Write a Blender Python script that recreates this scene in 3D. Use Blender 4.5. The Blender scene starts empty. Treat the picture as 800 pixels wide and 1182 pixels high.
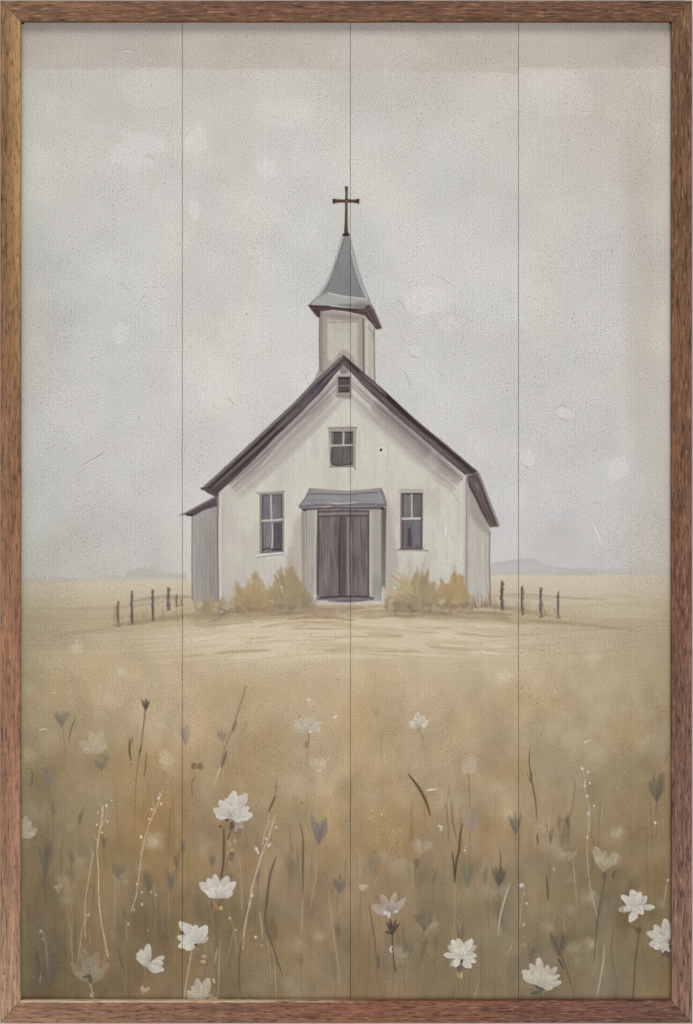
import bpy, math
import numpy as np
from mathutils import Vector

# ------------------------------------------------------------------ units
# one unit of the drawing grid (u) is one millimetre; the print faces -Y, Z is up
MM = 0.001
CX, CY = 400.0, 591.0
def W(px, py, h=0.0):
    return ((px - CX) * MM, -h * MM, (CY - py) * MM)

# ------------------------------------------------------------------ camera, world, lamps, exposure
sc = bpy.context.scene
cam_d = bpy.data.cameras.new('camera')
cam = bpy.data.objects.new('camera', cam_d)
sc.collection.objects.link(cam)
cam.location = (0, -3.0, 0)
cam.rotation_euler = (math.radians(90), 0, 0)
cam_d.sensor_fit = 'VERTICAL'
cam_d.sensor_height = 24.0
cam_d.lens = 24.0 * 3.0 / 1.182
cam_d.clip_start = 0.05
cam_d.clip_end = 60
sc.camera = cam

world = bpy.data.worlds.new('World')
sc.world = world
world.use_nodes = True
bg = world.node_tree.nodes['Background']
bg.inputs[0].default_value = (0.97, 0.985, 1.0, 1)
bg.inputs[1].default_value = 0.30

def area(name, loc, target, sx, sy, power, col):
    d = bpy.data.lights.new(name, 'AREA')
    d.shape = 'RECTANGLE'; d.size = sx; d.size_y = sy
    d.energy = power; d.color = col
    o = bpy.data.objects.new(name, d)
    o.location = loc
    o.rotation_euler = (Vector(target) - Vector(loc)).to_track_quat('-Z', 'Y').to_euler()
    sc.collection.objects.link(o)
    return o
area('studio_softbox_above', (-0.5, -1.9, 2.9), (0, 0, 0.0), 1.8, 1.2, 60.0, (1.0, 0.985, 0.96))
area('studio_softbox_front', (0.7, -4.0, -1.5), (0, 0, -0.35), 2.4, 2.4, 92.0, (1.0, 0.99, 0.985))

sc.view_settings.view_transform = 'Standard'
sc.view_settings.look = 'None'
sc.view_settings.exposure = 0.0
sc.view_settings.gamma = 1.0
sc.view_settings.use_curve_mapping = False

# ------------------------------------------------------------------ node helpers
def mat(name):
    m = bpy.data.materials.new(name); m.use_nodes = True
    nt = m.node_tree
    return m, nt, nt.nodes['Principled BSDF']

def srgb(c):
    c = np.asarray(c, dtype=np.float64) / 255.0
    return tuple(np.where(c <= 0.04045, c / 12.92, ((c + 0.055) / 1.055) ** 2.4)) + (1.0,)

def N(nt, kind, **kw):
    n = nt.nodes.new(kind)
    for k, v in kw.items():
        setattr(n, k, v)
    return n
def math_n(nt, op, a, b=None, clamp=False):
    n = nt.nodes.new('ShaderNodeMath'); n.operation = op; n.use_clamp = clamp
    for i, v in enumerate((a, b)):
        if v is None: continue
        if isinstance(v, (int, float)): n.inputs[i].default_value = v
        else: nt.links.new(v, n.inputs[i])
    return n.outputs[0]
def mapping(nt, vec, scale, loc=(0, 0, 0)):
    n = nt.nodes.new('ShaderNodeMapping')
    nt.links.new(vec, n.inputs[0])
    n.inputs['Scale'].default_value = scale
    n.inputs['Location'].default_value = loc
    return n.outputs[0]
def noise(nt, vec, scale=1.0, detail=2.0, rough=0.5, dist=0.0):
    n = nt.nodes.new('ShaderNodeTexNoise')
    nt.links.new(vec, n.inputs['Vector'])
    n.inputs['Scale'].default_value = scale
    n.inputs['Detail'].default_value = detail
    n.inputs['Roughness'].default_value = rough
    n.inputs['Distortion'].default_value = dist
    return n.outputs['Fac']
def maprange(nt, v, a, b, c, d):
    n = nt.nodes.new('ShaderNodeMapRange')
    nt.links.new(v, n.inputs[0])
    for i, x in enumerate((a, b, c, d)): n.inputs[i + 1].default_value = x
    return n.outputs[0]
def mixc(nt, blend, fac, a, b):
    n = nt.nodes.new('ShaderNodeMix'); n.data_type = 'RGBA'; n.blend_type = blend
    for sock, v in ((n.inputs[0], fac), (n.inputs[6], a), (n.inputs[7], b)):
        if isinstance(v, (int, float)): sock.default_value = v
        elif isinstance(v, tuple): sock.default_value = v
        else: nt.links.new(v, sock)
    return n.outputs[2]
def ramp(nt, fac, stops):
    n = nt.nodes.new('ShaderNodeValToRGB')
    nt.links.new(fac, n.inputs[0])
    e = n.color_ramp.elements
    while len(e) < len(stops): e.new(0.5)
    for el, (p, c) in zip(e, stops):
        el.position = p; el.color = c
    return n.outputs[0]

# ------------------------------------------------------------------ print material: pigment on woven, textured board
def make_print_material():
    m, nt, bs = mat('printed_canvas_texture')
    att = N(nt, 'ShaderNodeAttribute', attribute_name='pigment')
    tc = N(nt, 'ShaderNodeTexCoord')
    p = mapping(nt, tc.outputs['Object'], (1000, 1000, 1000))       # millimetres
    sep = N(nt, 'ShaderNodeSeparateXYZ'); nt.links.new(p, sep.inputs[0])
    x, z = sep.outputs[0], sep.outputs[2]
    w1 = noise(nt, mapping(nt, p, (0.05, 0, 0.05)), 1, 2)
    xx = math_n(nt, 'ADD', x, math_n(nt, 'MULTIPLY', w1, 1.6))
    zz = math_n(nt, 'ADD', z, math_n(nt, 'MULTIPLY', w1, -2.5))
    sx = math_n(nt, 'SINE', math_n(nt, 'MULTIPLY', xx, 2 * math.pi / 2.95))
    d1 = math_n(nt, 'SINE', math_n(nt, 'MULTIPLY', math_n(nt, 'ADD', math_n(nt, 'MULTIPLY', xx, 0.62), zz), 2 * math.pi / 3.3))
    sz = math_n(nt, 'SINE', math_n(nt, 'MULTIPLY', zz, 2 * math.pi / 3.2))
    weave = math_n(nt, 'ADD', math_n(nt, 'ADD', math_n(nt, 'MULTIPLY', math_n(nt, 'MULTIPLY', sx, sz), 0.7), math_n(nt, 'MULTIPLY', sx, 0.25)), math_n(nt, 'MULTIPLY', d1, 0.45))
    patch = noise(nt, mapping(nt, p, (0.016, 0, 0.012)), 1, 4, 0.6)
    fine = noise(nt, mapping(nt, p, (0.58, 0, 0.52)), 1, 1, 0.5)
    fine2 = noise(nt, mapping(nt, p, (0.48, 0, 0.16), (9, 3, 5)), 1, 2, 0.6)
    vert = noise(nt, mapping(nt, p, (0.40, 0, 0.02), (40, 0, 3)), 1, 3, 0.6)
    speck = noise(nt, mapping(nt, p, (0.42, 0, 0.36), (70, 0, 13)), 1, 1, 0.5)
    patchamp = maprange(nt, patch, 0.35, 0.65, 0.72, 1.15)
    g = math_n(nt, 'MULTIPLY', math_n(nt, 'MULTIPLY', weave, 0.18), patchamp)
    g = math_n(nt, 'ADD', g, math_n(nt, 'MULTIPLY', math_n(nt, 'SUBTRACT', fine, 0.5), 0.62))
    g = math_n(nt, 'ADD', g, math_n(nt, 'MULTIPLY', math_n(nt, 'SUBTRACT', vert, 0.5), 0.10))
    g = math_n(nt, 'ADD', g, 1.0)
    gcol = N(nt, 'ShaderNodeCombineColor')
    for i in range(3): nt.links.new(g, gcol.inputs[i])
    c = mixc(nt, 'MULTIPLY', 1.0, att.outputs['Color'], gcol.outputs[0])
    # tiny warm / cool variation of the threads
    warm = maprange(nt, fine2, 0.35, 0.65, 0.0, 1.0)
    tint = mixc(nt, 'MIX', warm, (1.035, 0.995, 0.965, 1), (0.98, 1.0, 1.02, 1))
    c = mixc(nt, 'MULTIPLY', 1.0, c, tint)
    sp = math_n(nt, 'MULTIPLY', maprange(nt, speck, 0.60, 0.70, 0.0, 0.62), maprange(nt, patch, 0.40, 0.62, 0.15, 1.0))
    c = mixc(nt, 'MULTIPLY', sp, c, (0.62, 0.50, 0.40, 1))
    nt.links.new(c, bs.inputs['Base Color'])
    bs.inputs['Roughness'].default_value = 0.78
    bs.inputs['Specular IOR Level'].default_value = 0.06
    h = math_n(nt, 'ADD', math_n(nt, 'MULTIPLY', weave, 0.35), math_n(nt, 'MULTIPLY', fine, 1.2))
    b = N(nt, 'ShaderNodeBump'); b.inputs['Strength'].default_value = 0.10; b.inputs['Distance'].default_value = 0.0006
    nt.links.new(h, b.inputs['Height']); nt.links.new(b.outputs[0], bs.inputs['Normal'])
    return m

def make_wood(name, axis, stops, scale_seed, inner=None, pore=1.0):
    """walnut: tone stops along the rail, fibres and open pores along its length"""
    m, nt, bs = mat(name)
    tc = N(nt, 'ShaderNodeTexCoord')
    p = mapping(nt, tc.outputs['Object'], (1000, 1000, 1000))
    sep = N(nt, 'ShaderNodeSeparateXYZ'); nt.links.new(p, sep.inputs[0])
    s = scale_seed
    if axis == 'x':
        along = maprange(nt, sep.outputs[0], -400, 400, 0, 1)
        sc3 = lambda a, c: (a, c, c)
    else:
        along = maprange(nt, sep.outputs[2], 591, -591, 0, 1)
        sc3 = lambda a, c: (c, c, a)
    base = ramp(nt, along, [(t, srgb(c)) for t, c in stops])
    wob = noise(nt, mapping(nt, p, sc3(0.008, 0.05), (s, s, s)), 1, 2)
    big = noise(nt, mapping(nt, p, sc3(0.012, 0.14), (s + 7, s, s)), 1, 4, 0.6, 0.6)
    fib = noise(nt, mapping(nt, p, sc3(0.022, 0.42), (s, s + 3, s)), 1, 4, 0.65, 0.3)
    por = noise(nt, mapping(nt, p, sc3(0.065, 0.50), (s, s, s + 11)), 1, 2, 0.6, 0.4)
    cross = noise(nt, mapping(nt, p, sc3(0.22, 0.03), (s, s + 5, s)), 1, 2, 0.5)
    v = math_n(nt, 'ADD', maprange(nt, big, 0.3, 0.7, 0.70, 1.32), maprange(nt, fib, 0.3, 0.7, -0.34, 0.30))
    v = math_n(nt, 'MULTIPLY', math_n(nt, 'ADD', v, maprange(nt, cross, 0.3, 0.7, -0.06, 0.06)), 0.94)
    cc = N(nt, 'ShaderNodeCombineColor')
    for i in range(3): nt.links.new(v, cc.inputs[i])
    c = mixc(nt, 'MULTIPLY', 1.0, base, cc.outputs[0])
    red = maprange(nt, wob, 0.35, 0.65, 0.0, 0.5)
    c = mixc(nt, 'MULTIPLY', red, c, (1.0, 0.95, 0.86, 1))
    c = mixc(nt, 'MULTIPLY', 1.0, c, (1.0, 0.985, 0.90, 1))
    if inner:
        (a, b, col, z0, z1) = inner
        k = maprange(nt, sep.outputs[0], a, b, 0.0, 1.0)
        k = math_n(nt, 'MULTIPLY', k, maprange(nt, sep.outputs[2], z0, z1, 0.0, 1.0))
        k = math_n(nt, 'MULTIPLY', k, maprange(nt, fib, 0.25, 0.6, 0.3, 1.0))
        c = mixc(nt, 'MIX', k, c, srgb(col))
    pk = maprange(nt, por, 0.54, 0.66, 0.0, 0.85 * pore)
    c = mixc(nt, 'MULTIPLY', pk, c, (0.30, 0.22, 0.20, 1))
    lp = maprange(nt, por, 0.42, 0.28, 0.0, 0.38 * pore)
    c = mixc(nt, 'MIX', lp, c, srgb((200, 165, 135)))
    nt.links.new(c, bs.inputs['Base Color'])
    bs.inputs['Roughness'].default_value = 0.55
    bs.inputs['Specular IOR Level'].default_value = 0.3
    h = math_n(nt, 'SUBTRACT', math_n(nt, 'MULTIPLY', fib, 1.0), math_n(nt, 'MULTIPLY', maprange(nt, por, 0.58, 0.7, 0, 1), 0.8))
    b = N(nt, 'ShaderNodeBump'); b.inputs['Strength'].default_value = 0.5; b.inputs['Distance'].default_value = 0.0006
    nt.links.new(h, b.inputs['Height']); nt.links.new(b.outputs[0], bs.inputs['Normal'])
    return m

M_PRINT = make_print_material()
def plain(name, col, rough=0.9):
    m, nt, bs = mat(name)
    tc = N(nt, 'ShaderNodeTexCoord')
    f = noise(nt, mapping(nt, tc.outputs['Object'], (120, 120, 120)), 1, 4, 0.6)
    v = maprange(nt, f, 0.3, 0.7, 0.92, 1.06)
    cc = N(nt, 'ShaderNodeCombineColor')
    for i in range(3): nt.links.new(v, cc.inputs[i])
    c = mixc(nt, 'MULTIPLY', 1.0, srgb(col), cc.outputs[0])
    nt.links.new(c, bs.inputs['Base Color']); bs.inputs['Roughness'].default_value = rough
    return m
M_EDGE = plain('board_core', (120, 108, 92))
M_BACK = plain('dark_backing', (52, 46, 42))
M_WALL = plain('pale_wall_paint', (205, 203, 198))

# ------------------------------------------------------------------ object helpers
def link_mesh(name, verts, faces, m, parent=None, mats=None):
    me = bpy.data.meshes.new(name)
    me.from_pydata(verts, [], faces); me.update()
    o = bpy.data.objects.new(name, me)
    sc.collection.objects.link(o)
    for mm in (mats or [m]): me.materials.append(mm)
    if parent: o.parent = parent
    return o

# the wall behind
wv = [W(-1400, -1000, -22), W(2200, -1000, -22), W(2200, 2200, -22), W(-1400, 2200, -22)]
wall = link_mesh('wall', wv, [(0, 3, 2, 1)], M_WALL)
wall['kind'] = 'structure'

pic = bpy.data.objects.new('framed_picture', None)
sc.collection.objects.link(pic)
pic.location = (0, 0.021, -0.59)
pic['label'] = 'walnut framed print of a weathered white country church in a field of pale wildflowers'
pic['category'] = 'framed picture'
bpy.context.view_layer.update()
PIC_INV = pic.matrix_world.inverted()
def to_pic(o):
    o.parent = pic; o.matrix_parent_inverse = PIC_INV

# ------------------------------------------------------------------ frame rails (mitred, eased edges)
HF = 10.0
k = 3000.0 / (3000.0 - HF)
def unproj(px, py): return (CX + (px - CX) / k, CY + (py - CY) / k)
OL, OT = unproj(0.3, 0.6); OR, OB = unproj(798.8, 1181.0)
IL, IT, IR, IB = 25.0, 26.4, 774.0, 1153.2
def rail(a_out, b_out, a_in, b_in, m, gap):
    # profile: fraction from outer to inner, height
    prof = [(0.0, -20), (0.0, HF - 1.2), (0.012, HF - 0.5), (0.04, HF), (0.955, HF), (0.985, HF - 0.35), (1.0, HF - 1.1), (1.0, -9), (0.82, -9), (0.82, -20)]
    ax = (b_out[0] - a_out[0], b_out[1] - a_out[1])
    L = math.hypot(*ax); ax = (ax[0] / L, ax[1] / L)
    n = 60
    vs, fs = [], []
    rng = np.random.RandomState(int(a_out[0] + b_out[1]) % 1000)
    wav = np.cumsum(rng.randn(n + 1)) * 0.05; wav -= np.linspace(wav[0], wav[-1], n + 1)
    for i in range(n + 1):
        t = i / n
        for (f, h) in prof:
            ax0 = a_out[0] * (1 - f) + a_in[0] * f + ax[0] * gap; ay0 = a_out[1] * (1 - f) + a_in[1] * f + ax[1] * gap
            bx0 = b_out[0] * (1 - f) + b_in[0] * f - ax[0] * gap; by0 = b_out[1] * (1 - f) + b_in[1] * f - ax[1] * gap
            px = ax0 * (1 - t) + bx0 * t; py = ay0 * (1 - t) + by0 * t
            wv_ = wav[i] * (f > 0.9)
            px += -ax[1] * wv_; py += ax[0] * wv_
            vs.append(W(px, py, h))
    P = len(prof)
    for i in range(n):
        for j in range(P):
            a = i * P + j; b = i * P + (j + 1) % P
            fs.append((a, a + P, b + P, b))
    fs.append(tuple(range(P))); fs.append(tuple(reversed(range(n * P, n * P + P))))
    o = link_mesh('frame_rail', vs, fs, m)
    import bmesh
    bm = bmesh.new(); bm.from_mesh(o.data); bmesh.ops.recalc_face_normals(bm, faces=bm.faces); bm.to_mesh(o.data); bm.free()
    to_pic(o)
    return o
wl = make_wood('walnut_left', 'z', [(0.0, (142, 108, 80)), (0.12, (140, 104, 72)), (0.4, (140, 102, 74)), (0.6, (150, 108, 84)), (0.8, (160, 118, 96)), (1.0, (176, 142, 120))], 3.0, inner=(-391, -379, (180, 142, 94), 130, 360), pore=0.8)  # inner: honey highlight on the upper inner half, put into the wood colour
wr = make_wood('walnut_right', 'z', [(0.0, (116, 84, 61)), (0.3, (112, 79, 55)), (0.5, (118, 80, 58)), (0.62, (124, 84, 67)), (0.8, (118, 82, 72)), (1.0, (140, 104, 88))], 23.0)
wt = make_wood('walnut_top', 'x', [(0.0, (132, 98, 76)), (0.2, (120, 85, 66)), (0.6, (112, 78, 59)), (1.0, (106, 73, 53))], 41.0)
wb = make_wood('walnut_bottom', 'x', [(0.0, (154, 116, 94)), (0.3, (136, 96, 78)), (0.5, (136, 88, 65)), (0.75, (118, 74, 57)), (1.0, (106, 70, 56))], 57.0, inner=(40, -120, (222, 200, 168), -564.9, -563.4))  # inner: light catching the inner edge, painted as a cream strip
r1 = rail((OL, OT), (OL, OB), (IL, IT), (IL, IB), wl, 0.28); r1['label'] = 'left rail, with a honey highlight painted along its inner edge near the top'
r2 = rail((OR, OT), (OR, OB), (IR, IT), (IR, IB), wr, 0.28); r2['label'] = 'right rail, dark brown turning mauve lower down'
r3 = rail((OL, OT), (OR, OT), (IL, IT), (IR, IT), wt, 0.12); r3['label'] = 'top rail, dark coarse grain'
r4 = rail((OL, OB), (OR, OB), (IL, IB), (IR, IB), wb, 0.28); r4['label'] = 'bottom rail, reddish brown with its lit inner edge painted in cream'
# backing sheet behind the boards
bk = link_mesh('backing_sheet', [W(x, y, h) for h in (-11, -14) for (x, y) in ((14, 14), (786, 14), (786, 1168), (14, 1168))],
               [(0, 1, 2, 3), (7, 6, 5, 4), (0, 4, 5, 1), (1, 5, 6, 2), (2, 6, 7, 3), (3, 7, 4, 0)], M_BACK)
to_pic(bk)

# ------------------------------------------------------------------ the painter: pigment laid down stroke by stroke on a lattice
S = 1.25                                   # lattice samples per millimetre
X0, Y0, X1, Y1 = 23, 24, 776, 1156
NX = int((X1 - X0) * S) + 1; NY = int((Y1 - Y0) * S) + 1
gx = X0 + np.arange(NX) / S; gy = Y0 + np.arange(NY) / S
C = np.zeros((NY, NX, 3), np.float32)
OWN = np.zeros((NY, NX), np.int16)
rs = np.random.RandomState(7)
TAB = rs.rand(512, 512).astype(np.float32)

def vn(x, y, seed=0):
    x = x + seed * 37.17; y = y + seed * 91.7
    xi = np.floor(x).astype(np.int64); yi = np.floor(y).astype(np.int64)
    fx = x - xi; fy = y - yi
    fx = fx * fx * (3 - 2 * fx); fy = fy * fy * (3 - 2 * fy)
    a = TAB[yi & 511, xi & 511]; b = TAB[yi & 511, (xi + 1) & 511]
    c = TAB[(yi + 1) & 511, xi & 511]; d = TAB[(yi + 1) & 511, (xi + 1) & 511]
    return (a + (b - a) * fx) * (1 - fy) + (c + (d - c) * fx) * fy
def fbm(x, y, seed=0, oct=4):
    s = 0; a = 0.5; t = 0
    for i in range(oct):
        s = s + a * vn(x * 2 ** i, y * 2 ** i, seed + i * 5); t += a; a *= 0.55
    return s / t
def streak(x, y, ang, ll, ww, seed, oct=3):
    """brush-hair texture: long along angle ang (degrees, screen, y down), narrow across"""
    c, s = math.cos(math.radians(ang)), math.sin(math.radians(ang))
    return fbm((x * c + y * s) / ll, (-x * s + y * c) / ww, seed, oct)
def win(x0, y0, x1, y1):
    i0 = max(0, int((x0 - X0) * S) - 1); i1 = min(NX, int((x1 - X0) * S) + 3)
    j0 = max(0, int((y0 - Y0) * S) - 1); j1 = min(NY, int((y1 - Y0) * S) + 3)
    if i1 <= i0 or j1 <= j0: return None
    x, y = np.meshgrid(gx[i0:i1], gy[j0:j1])
    return (slice(j0, j1), slice(i0, i1)), x, y
def lay(w, a, col, own=None, thr=0.4):
    sl, x, y = w
    col = np.asarray(col, np.float32)
    if col.ndim == 1: col = col[None, None, :]
    a3 = a[..., None].astype(np.float32)
    C[sl] = C[sl] * (1 - a3) + col * a3
    if own is not None:
        o = OWN[sl]; o[a > thr] = own
_sd = [100]
def nseed():
    _sd[0] += 1
    return _sd[0] % 400
def col_of(col): return np.asarray(col, np.float32)

def smooth(pts, n=6):
    pts = [np.array(p, float) for p in pts]
    if len(pts) < 3:
        return [pts[0] * (1 - t) + pts[1] * t for t in np.linspace(0, 1, n + 1)]
    out = []
    P = [2 * pts[0] - pts[1]] + pts + [2 * pts[-1] - pts[-2]]
    for i in range(1, len(P) - 2):
        for t in np.linspace(0, 1, n, endpoint=False):
            a, b, c, d = P[i - 1], P[i], P[i + 1], P[i + 2]
            out.append(0.5 * ((2 * b) + (c - a) * t + (2 * a - 5 * b + 4 * c - d) * t * t + (3 * b - a - 3 * c + d) * t ** 3))
    out.append(pts[-1])
    return out
def stroke(pts, w, col, a=1.0, own=None, prof='line', soft=0.9, hair=0.0, rim=None, n=6, thr=0.4, var=0.0):
    """w: full width; prof: line, taper (thin at end), both, petal, leaf"""
    q = smooth(pts, n)
    xs = [p[0] for p in q]; ys = [p[1] for p in q]
    pad = w + soft + 1
    wi = win(min(xs) - pad, min(ys) - pad, max(xs) + pad, max(ys) + pad)
    if wi is None: return
    sl, x, y = wi
    best = np.full(x.shape, 1e9); bt = np.zeros(x.shape); bo = np.zeros(x.shape)
    lens = [0]
    for i in range(len(q) - 1): lens.append(lens[-1] + math.hypot(*(q[i + 1] - q[i])))
    L = lens[-1] + 1e-6
    for i in range(len(q) - 1):
        ax, ay = q[i]; bx, by = q[i + 1]
        dx, dy = bx - ax, by - ay; l2 = dx * dx + dy * dy + 1e-9
        t = np.clip(((x - ax) * dx + (y - ay) * dy) / l2, 0, 1)
        ex = x - ax - t * dx; ey = y - ay - t * dy
        d = np.sqrt(ex * ex + ey * ey)
        g = (lens[i] + t * math.sqrt(l2)) / L
        m = d < best
        best = np.where(m, d, best); bt = np.where(m, g, bt)
        bo = np.where(m, np.sign(dx * ey - dy * ex) * d, bo)
    if prof == 'line': pw = np.ones_like(bt)
    elif prof == 'taper': pw = 1 - 0.85 * bt
    elif prof == 'both': pw = np.sqrt(np.clip(4 * bt * (1 - bt), 0, 1)) * 0.9 + 0.1
    elif prof == 'petal': pw = np.clip(0.30 + 1.0 * bt ** 0.8, 0, 1) * np.sqrt(np.clip(1 - np.clip((bt - 0.72) / 0.34, 0, 1) ** 2, 0, 1))
    elif prof == 'leaf': pw = np.sin(np.pi * np.clip(bt * 0.93 + 0.05, 0, 1)) ** 0.8
    hw = w * 0.5 * pw
    if var: hw = hw * (1 + var * (vn(x * 0.35, y * 0.35, nseed()) - 0.5) * 2)
    al = np.clip((hw - best) / soft + 0.5, 0, 1) * a
    if w < 1.6: al = al * np.clip(0.55 + pw * 0.6, 0, 1)
    if hair: al = al * np.clip(1 - hair * 1.6 * (vn(bt * L / 9.0, bo / 0.9, nseed())), 0, 1)
    cc = np.broadcast_to(col_of(col), x.shape + (3,)).astype(np.float32)
    if rim is not None:
        r = np.clip(1 - (hw - best) / 1.6, 0, 1)[..., None]
        cc = cc * (1 - r * 0.75) + col_of(rim) * r * 0.75
        hairs = (vn(bt * L / 7.0, bo / 0.75, nseed()) - 0.5)[..., None]
        cc = cc + hairs * 34 - (1 - bt[..., None]) * 20
    lay(wi, al, cc, own, thr)
def sdf_poly(x, y, pts):
    d = np.full(x.shape, 1e9); inside = np.zeros(x.shape, bool)
    n = len(pts)
    for i in range(n):
        ax, ay = pts[i]; bx, by = pts[(i + 1) % n]
        dx, dy = bx - ax, by - ay; l2 = dx * dx + dy * dy + 1e-9
        t = np.clip(((x - ax) * dx + (y - ay) * dy) / l2, 0, 1)
        d = np.minimum(d, (x - ax - t * dx) ** 2 + (y - ay - t * dy) ** 2)
        cond = ((ay > y) != (by > y))
        xi = ax + (y - ay) * dx / (dy if abs(dy) > 1e-9 else 1e-9)
        inside ^= cond & (x < xi)
    d = np.sqrt(d)
    return np.where(inside, -d, d)
def poly(pts, col, a=1.0, own=None, soft=0.9, rag=0.0, rs_=4.0, tex=None, grad=None, thr=0.4):
    """tex = (angle, length, width, amp) list; grad = (x0,y0,x1,y1,col2)"""
    xs = [p[0] for p in pts]; ys = [p[1] for p in pts]
    pad = soft + rag + 1
    wi = win(min(xs) - pad, min(ys) - pad, max(xs) + pad, max(ys) + pad)
    if wi is None: return
    sl, x, y = wi
    sd = sdf_poly(x, y, pts)
    if rag: sd = sd + (fbm(x / rs_, y / rs_, nseed(), 3) - 0.5) * 2 * rag
    al = np.clip(0.5 - sd / soft, 0, 1) * a
    cc = np.broadcast_to(col_of(col), x.shape + (3,)).astype(np.float32).copy()
    if grad:
        gx0, gy0, gx1, gy1, c2 = grad
        l2 = (gx1 - gx0) ** 2 + (gy1 - gy0) ** 2
        t = np.clip(((x - gx0) * (gx1 - gx0) + (y - gy0) * (gy1 - gy0)) / l2, 0, 1)[..., None]
        cc = cc * (1 - t) + col_of(c2) * t
    if tex:
        for (ang, ll, ww, amp) in (tex if isinstance(tex, list) else [tex]):
            v = (streak(x, y, ang, ll, ww, nseed()) - 0.5)[..., None] * 2 * amp
            cc = cc + v * np.array([1.0, 1.0, 0.98])
    lay(wi, al, cc, own, thr)
def blob(cx, cy, rx, ry, col, a=0.5, ang=0, soft=0.5, rag=0.25, rs_=None, own=None, thr=0.4):
    """soft: 0 crisp .. 1 gaussian-like"""
    R = max(rx, ry) * 1.9
    wi = win(cx - R, cy - R, cx + R, cy + R)
    if wi is None: return
    sl, x, y = wi
    c, s = math.cos(math.radians(ang)), math.sin(math.radians(ang))
    u = ((x - cx) * c + (y - cy) * s) / rx; v = (-(x - cx) * s + (y - cy) * c) / ry
    r = np.sqrt(u * u + v * v)
    k_ = rs_ or max(rx, ry) * 0.5
    r = r + (fbm(x / k_, y / k_, nseed(), 3) - 0.5) * 2 * rag
    t = np.clip((1 + soft * 0.5 - r) / max(soft, 0.8 / max(rx, ry)), 0, 1)
    lay(wi, t * t * (3 - 2 * t) * a, col, own, thr)

# registry of painted parts
PARTS = [None]
def part(name, parent=None, label=None):
    PARTS.append(dict(name=name, parent=parent, label=label))
    return len(PARTS) - 1
def R(a, b): return a + (b - a) * rs.rand()

# ---- ground coat -------------------------------------------------
FX, FY = np.meshgrid(gx, gy)
FX = FX.astype(np.float32); FY = FY.astype(np.float32)
cols = [25, 120, 250, 400, 550, 680, 775]
SKY = {
 26:  [(172,168,160),(180,174,166),(184,177,168),(184,178,168),(186,180,170),(182,174,164),(168,159,148)],
 80:  [(186,184,177),(190,186,179),(192,187,180),(194,190,182),(196,191,183),(193,186,177),(188,180,170)],
 160: [(190,190,184),(196,195,190),(198,196,190),(198,196,191),(198,196,190),(195,191,185),(193,187,178)],
 260: [(188,189,182),(196,196,193),(202,200,194),(199,199,195),(198,197,193),(197,194,189),(193,187,178)],
 380: [(188,187,181),(196,196,193),(204,202,196),(202,201,197),(199,199,195),(198,197,193),(194,189,181)],
 480: [(189,189,184),(195,194,191),(202,200,197),(201,199,196),(199,198,194),(197,196,193),(193,188,180)],
 580: [(187,188,184),(194,193,190),(201,200,199),(199,198,196),(199,198,197),(196,195,194),(188,184,177)],
 650: [(180,180,172),(190,188,182),(198,196,192),(198,196,194),(198,196,195),(195,193,190),(186,180,170)],
}
FIELD = {
 664: [(180,172,150),(196,187,166),(202,193,172),(200,190,170),(202,193,172),(202,193,172),(190,180,158)],
 690: [(170,160,134),(186,174,148),(186,172,146),(186,170,142),(186,172,146),(194,184,160),(184,172,148)],
 712: [(158,146,118),(172,156,126),(176,158,126),(188,170,138),(180,162,132),(178,164,136),(172,158,130)],
 735: [(156,144,116),(178,163,134),(190,176,148),(192,178,152),(190,176,150),(182,168,142),(168,155,128)],
 765: [(158,144,114),(178,162,130),(188,171,141),(190,174,144),(188,172,143),(180,165,136),(168,153,124)],
 800: [(156,140,108),(172,155,122),(178,161,130),(182,165,135),(178,161,130),(172,157,127),(164,149,120)],
 850: [(148,131,100),(168,149,115),(173,155,124),(176,157,124),(171,154,124),(168,152,122),(160,144,116)],
 900: [(140,123,92),(158,138,104),(166,146,114),(170,151,119),(168,150,119),(160,143,114),(150,134,106)],
 950: [(130,113,84),(148,126,92),(154,132,98),(162,143,110),(160,141,110),(150,134,106),(138,122,95)],
 1000:[(122,105,78),(140,118,84),(142,120,87),(152,133,103),(148,130,102),(140,124,97),(128,111,84)],
 1050:[(114,99,74),(130,111,82),(134,116,87),(143,124,96),(136,120,94),(132,117,91),(124,109,83)],
 1100:[(106,93,70),(122,105,79),(126,110,83),(134,117,90),(128,113,88),(126,112,88),(122,108,83)],
 1156:[(100,89,68),(114,100,76),(120,105,80),(130,114,88),(122,109,86),(124,111,88),(120,107,82)],
}
def table(T, x, y):
    ys = sorted(T); arr = np.array([T[k_] for k_ in ys], np.float32)
    out = np.zeros(x.shape + (3,), np.float32)
    yi = np.interp(y, ys, np.arange(len(ys))); xi = np.interp(x, cols, np.arange(len(cols)))
    y0 = np.clip(np.floor(yi).astype(int), 0, len(ys) - 2); x0 = np.clip(np.floor(xi).astype(int), 0, len(cols) - 2)
    fy = (yi - y0)[..., None]; fx = (xi - x0)[..., None]
    fx = fx * fx * (3 - 2 * fx); fy = fy
    out = (arr[y0, x0] * (1 - fx) + arr[y0, x0 + 1] * fx) * (1 - fy) + (arr[y0 + 1, x0] * (1 - fx) + arr[y0 + 1, x0 + 1] * fx) * fy
    return out
wx = FX + (fbm(FX / 60, FY / 60, 1, 3) - 0.5) * 70
wy = FY + (fbm(FX / 50, FY / 40, 2, 3) - 0.5) * 50
sky = table(SKY, wx, wy)
n1 = fbm(FX / 95, FY / 75, 3, 4) - 0.5
n2 = fbm(FX / 34, FY / 30, 4, 4) - 0.5
n3 = fbm(FX / 60, FY / 130, 9, 3) - 0.5
sky += n1[..., None] * np.array([15, 14, 12]) + n2[..., None] * np.array([11, 11, 10])
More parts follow.
